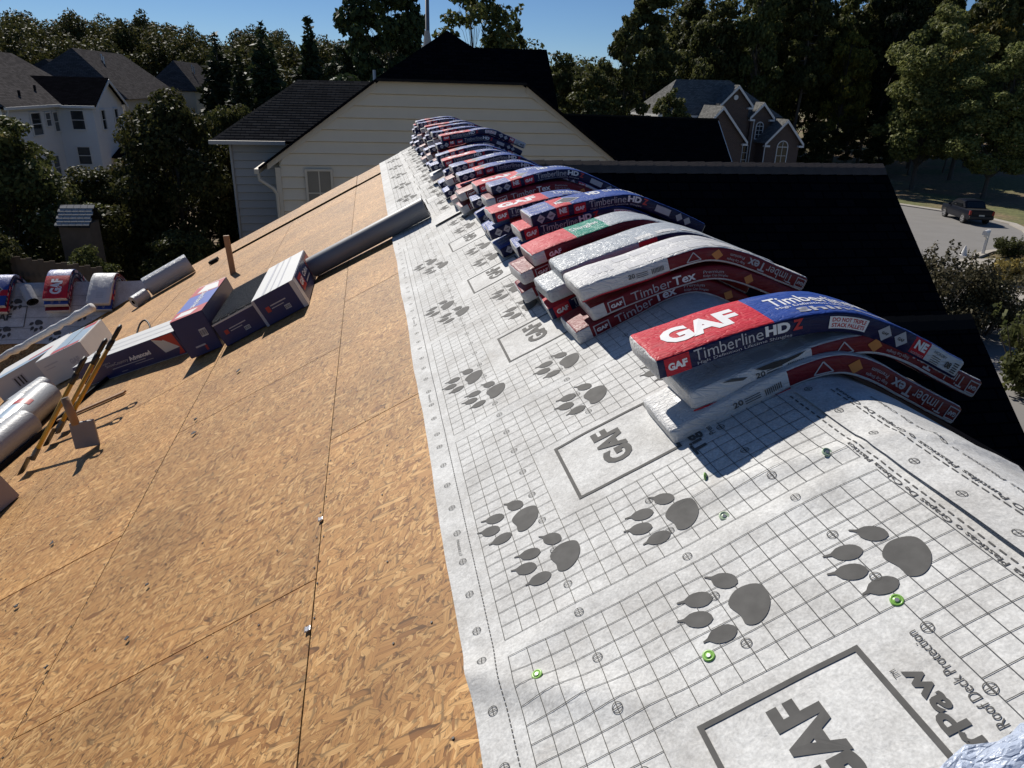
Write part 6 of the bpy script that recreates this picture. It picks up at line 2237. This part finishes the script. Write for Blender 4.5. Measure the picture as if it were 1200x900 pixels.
loft([rsec(1.25, 1.62, 1.08, 1.16, .04), rsec(.55, 1.56, 1.08, 1.70, .1, .12), rsec(-.35, 1.56, 1.08, 1.76, .1, .14), rsec(-.95, 1.54, 1.08, 1.70, .1, .14), rsec(-1.35, 1.58, 1.08, 1.16, .04)], 'cab_roof', M['car_paint'], car, I4)
m = MB()
for sg in (-1, 1):
    m.add([(.95, sg * .80, 1.2), (.15, sg * .82, 1.2), (.15, sg * .745, 1.60), (.52, sg * .745, 1.60)], [(0, 1, 2, 3)])
    m.add([(.08, sg * .82, 1.2), (-.80, sg * .82, 1.2), (-.72, sg * .745, 1.60), (.08, sg * .745, 1.60)], [(0, 1, 2, 3)])
m.build('side_window', M['car_glass'], car)
m = MB(); m.add([(-1.335, -.68, 1.19), (-1.335, .68, 1.19), (-1.02, .60, 1.63), (-1.02, -.60, 1.63)], [(0, 1, 2, 3)]); m.build('rear_window', M['car_glass'], car)
m = MB(); m.add([(1.19, -.70, 1.19), (1.19, .70, 1.19), (.66, .62, 1.66), (.66, -.62, 1.66)], [(0, 1, 2, 3)]); m.build('windscreen', M['car_glass'], car)
m = MB(); m.box((-1.95, 0, 1.145), (.95, 1.6, .03)); m.build('bed_cover', M['black'], car)
m = MB(); m.box((-2.49, 0, .93), (.05, 1.45, .30), bev=.015); m.build('tailgate', M['car_paint'], car)
m = MB(); m.box((-2.53, 0, .58), (.16, 1.84, .22), bev=.03); m.build('rear_bumper', M['rubber'], car)
m = MB(); m.box((-2.525, 0, .74), (.02, .42, .14)); m.build('number_plate', M['cream'], car)
for sg in (-1, 1):
    m = MB(); m.box((-2.44, sg * .86, .93), (.14, .16, .34), bev=.02); m.build('tail_lamp', M['lamp_red'], car)
    m = MB(); m.box((.95, sg * 1.02, 1.2), (.12, .18, .16), bev=.03); m.build('mirror', M['car_paint'], car)
    for wx in (1.62, -1.58):
        m = MB(); m.tube([(wx, sg * .97, .38), (wx, sg * .74, .38)], .38, 24)
        tyre = m.build('wheel', M['tyre'], car, smooth=True, auto=.7)
        m = MB(); m.tube([(wx, sg * .980, .38), (wx, sg * .95, .38)], .25, 20)
        m.build('rim', M['alloy'], tyre)
        m = MB()
        for k in range(5):
            g = 2 * pi * k / 5
            m.prism([(wx + .06 * cos(g - .4), sg * .982, .38 + .06 * sin(g - .4)), (wx + .22 * cos(g + .30), sg * .982, .38 + .22 * sin(g + .30)), (wx + .22 * cos(g + .85), sg * .982, .38 + .22 * sin(g + .85))], (0, sg * .004, 0))
        m.build('rim_opening', M['black'], tyre)

# mailbox on a white post
mb_ = empty('mailbox', (36.9, 39.3, GZ), 'white mailbox on a white post at the kerb', 'mailbox', None, (0, 0, .5))
m = MB(); m.box((0, 0, .75), (.16, .16, 1.5), bev=.015); m.build('post', M['trim'], mb_)
m = MB(); m.box((-.30, 0, 1.28), (.5, .1, .1)); m.prism([(-.05, -.05, .95), (-.05, -.05, 1.1), (-.35, -.05, 1.25), (-.42, -.05, 1.25)], (0, .1, 0)); m.build('arm', M['trim'], mb_)
m = MB()
prof = [(-.13, 1.34), (.13, 1.34), (.13, 1.5), (.10, 1.58), (.04, 1.62), (-.04, 1.62), (-.10, 1.58), (-.13, 1.5)]
m.prism([(-.65, y, z) for y, z in prof], (.6, 0, 0)); m.build('box_body', M['trim'], mb_)
m = MB(); m.prism([(-.1, -.1, 1.5), (.1, -.1, 1.5), (.0, -.1, 1.66)], (0, .2, 0)); m.build('post_cap', M['trim'], mb_)
cn_ = empty('white_marker', (35.6, 39.4, GZ), 'small white marker standing beside the mailbox', 'marker')
m = MB(); m.tube([(0, 0, 0), (0, 0, .04), (0, 0, .5), (0, 0, .62)], [.22, .2, .07, .03], 14); m.build('cone', M['trim'], cn_)

# utility pole behind the gable
up_ = empty('utility_pole', (1.85, 40, GZ), 'grey utility pole rising behind the clipped gable', 'pole')
m = MB(); m.tube([(0, 0, 0), (0, 0, 14.5)], [.16, .09], 12); m.build('shaft', mat_plain('galvanised_pole', (.22, .22, .23), .5, .1, 3, metal=.4), up_, smooth=True)
m = MB(); m.tube([(0, 0, 10.2), (-.02, 0, 11.6)], [.34, .12], 8); m.build('collar', M['siding_grey'], up_)

M['shed_shingle'] = mat_plain('pale_shed_shingle', (.34, .33, .31), .85, .25, 9)
# shed and fence between the left trees
sh = empty('garden_shed', (-10.3, 25.0, GZ), 'small shed with pale shingled roof between the left trees', 'shed')
sinv = Matrix.Translation(-Vector((-10.3, 25.0, GZ)))
m = MB(); m.box((-10.3, 24.8, (GZ - 3.4) / 2), (.86, .9, -3.4 - GZ)); o = m.build('wall', M['fence'], sh); o.matrix_parent_inverse = sinv
m = MB(); q = [(-10.78, 24.2, -3.40), (-9.80, 24.2, -3.43), (-9.80, 24.85, -2.90), (-10.78, 24.85, -2.88)]
m.hexa([(p[0], p[1], p[2] - .05) for p in q] + q)
q = [(-10.78, 24.85, -2.88), (-9.80, 24.85, -2.90), (-9.80, 25.5, -3.42), (-10.78, 25.5, -3.40)]
m.hexa([(p[0], p[1], p[2] - .05) for p in q] + q)
o = m.build('roof', M['shingle_dark'], sh); o.matrix_parent_inverse = sinv; set_uv(o)
shroof = o
for r in range(6):
    for c in range(5):
        m = MB()
        y0, z0 = 24.2 + .65 * r / 6, -3.412 + .52 * r / 6
        x0 = -10.78 + c * .196 + (.04 if r % 2 else 0)
        w_ = .186; dy, dz_ = .12, .096
        m.hexa([(x0, y0 - .012, z0 + .004), (x0 + w_, y0 - .012, z0 + .004), (x0 + w_, y0 + dy, z0 + dz_), (x0, y0 + dy, z0 + dz_),
                (x0, y0 - .012, z0 + .020), (x0 + w_, y0 - .012, z0 + .020), (x0 + w_, y0 + dy, z0 + dz_ + .006), (x0, y0 + dy, z0 + dz_ + .006)])
        m.build('shingle', M['shed_shingle'], shroof)
fe = empty('board_fence', (-10.3, 21.0, GZ), 'dark wooden board fence stepping below the shed', 'fence')
finv = Matrix.Translation(-Vector((-10.3, 21.0, GZ)))
for i in range(16):
    x = -11.3 + i * .165
    zt = -3.95 - .012 * i + (.05 if i % 2 else 0)
    m = MB(); m.box((x, 22.3 - i * .05, (GZ + zt) / 2), (.145, .022, zt - GZ), bev=.004)
    o = m.build('fence_board', M['fence'], fe); o.matrix_parent_inverse = finv
m = MB(); m.box((-10.1, 21.95, -4.4), (2.6, .04, .09), Matrix.Rotation(-.29, 3, 'Z')); o = m.build('rail', M['fence'], fe); o.matrix_parent_inverse = finv
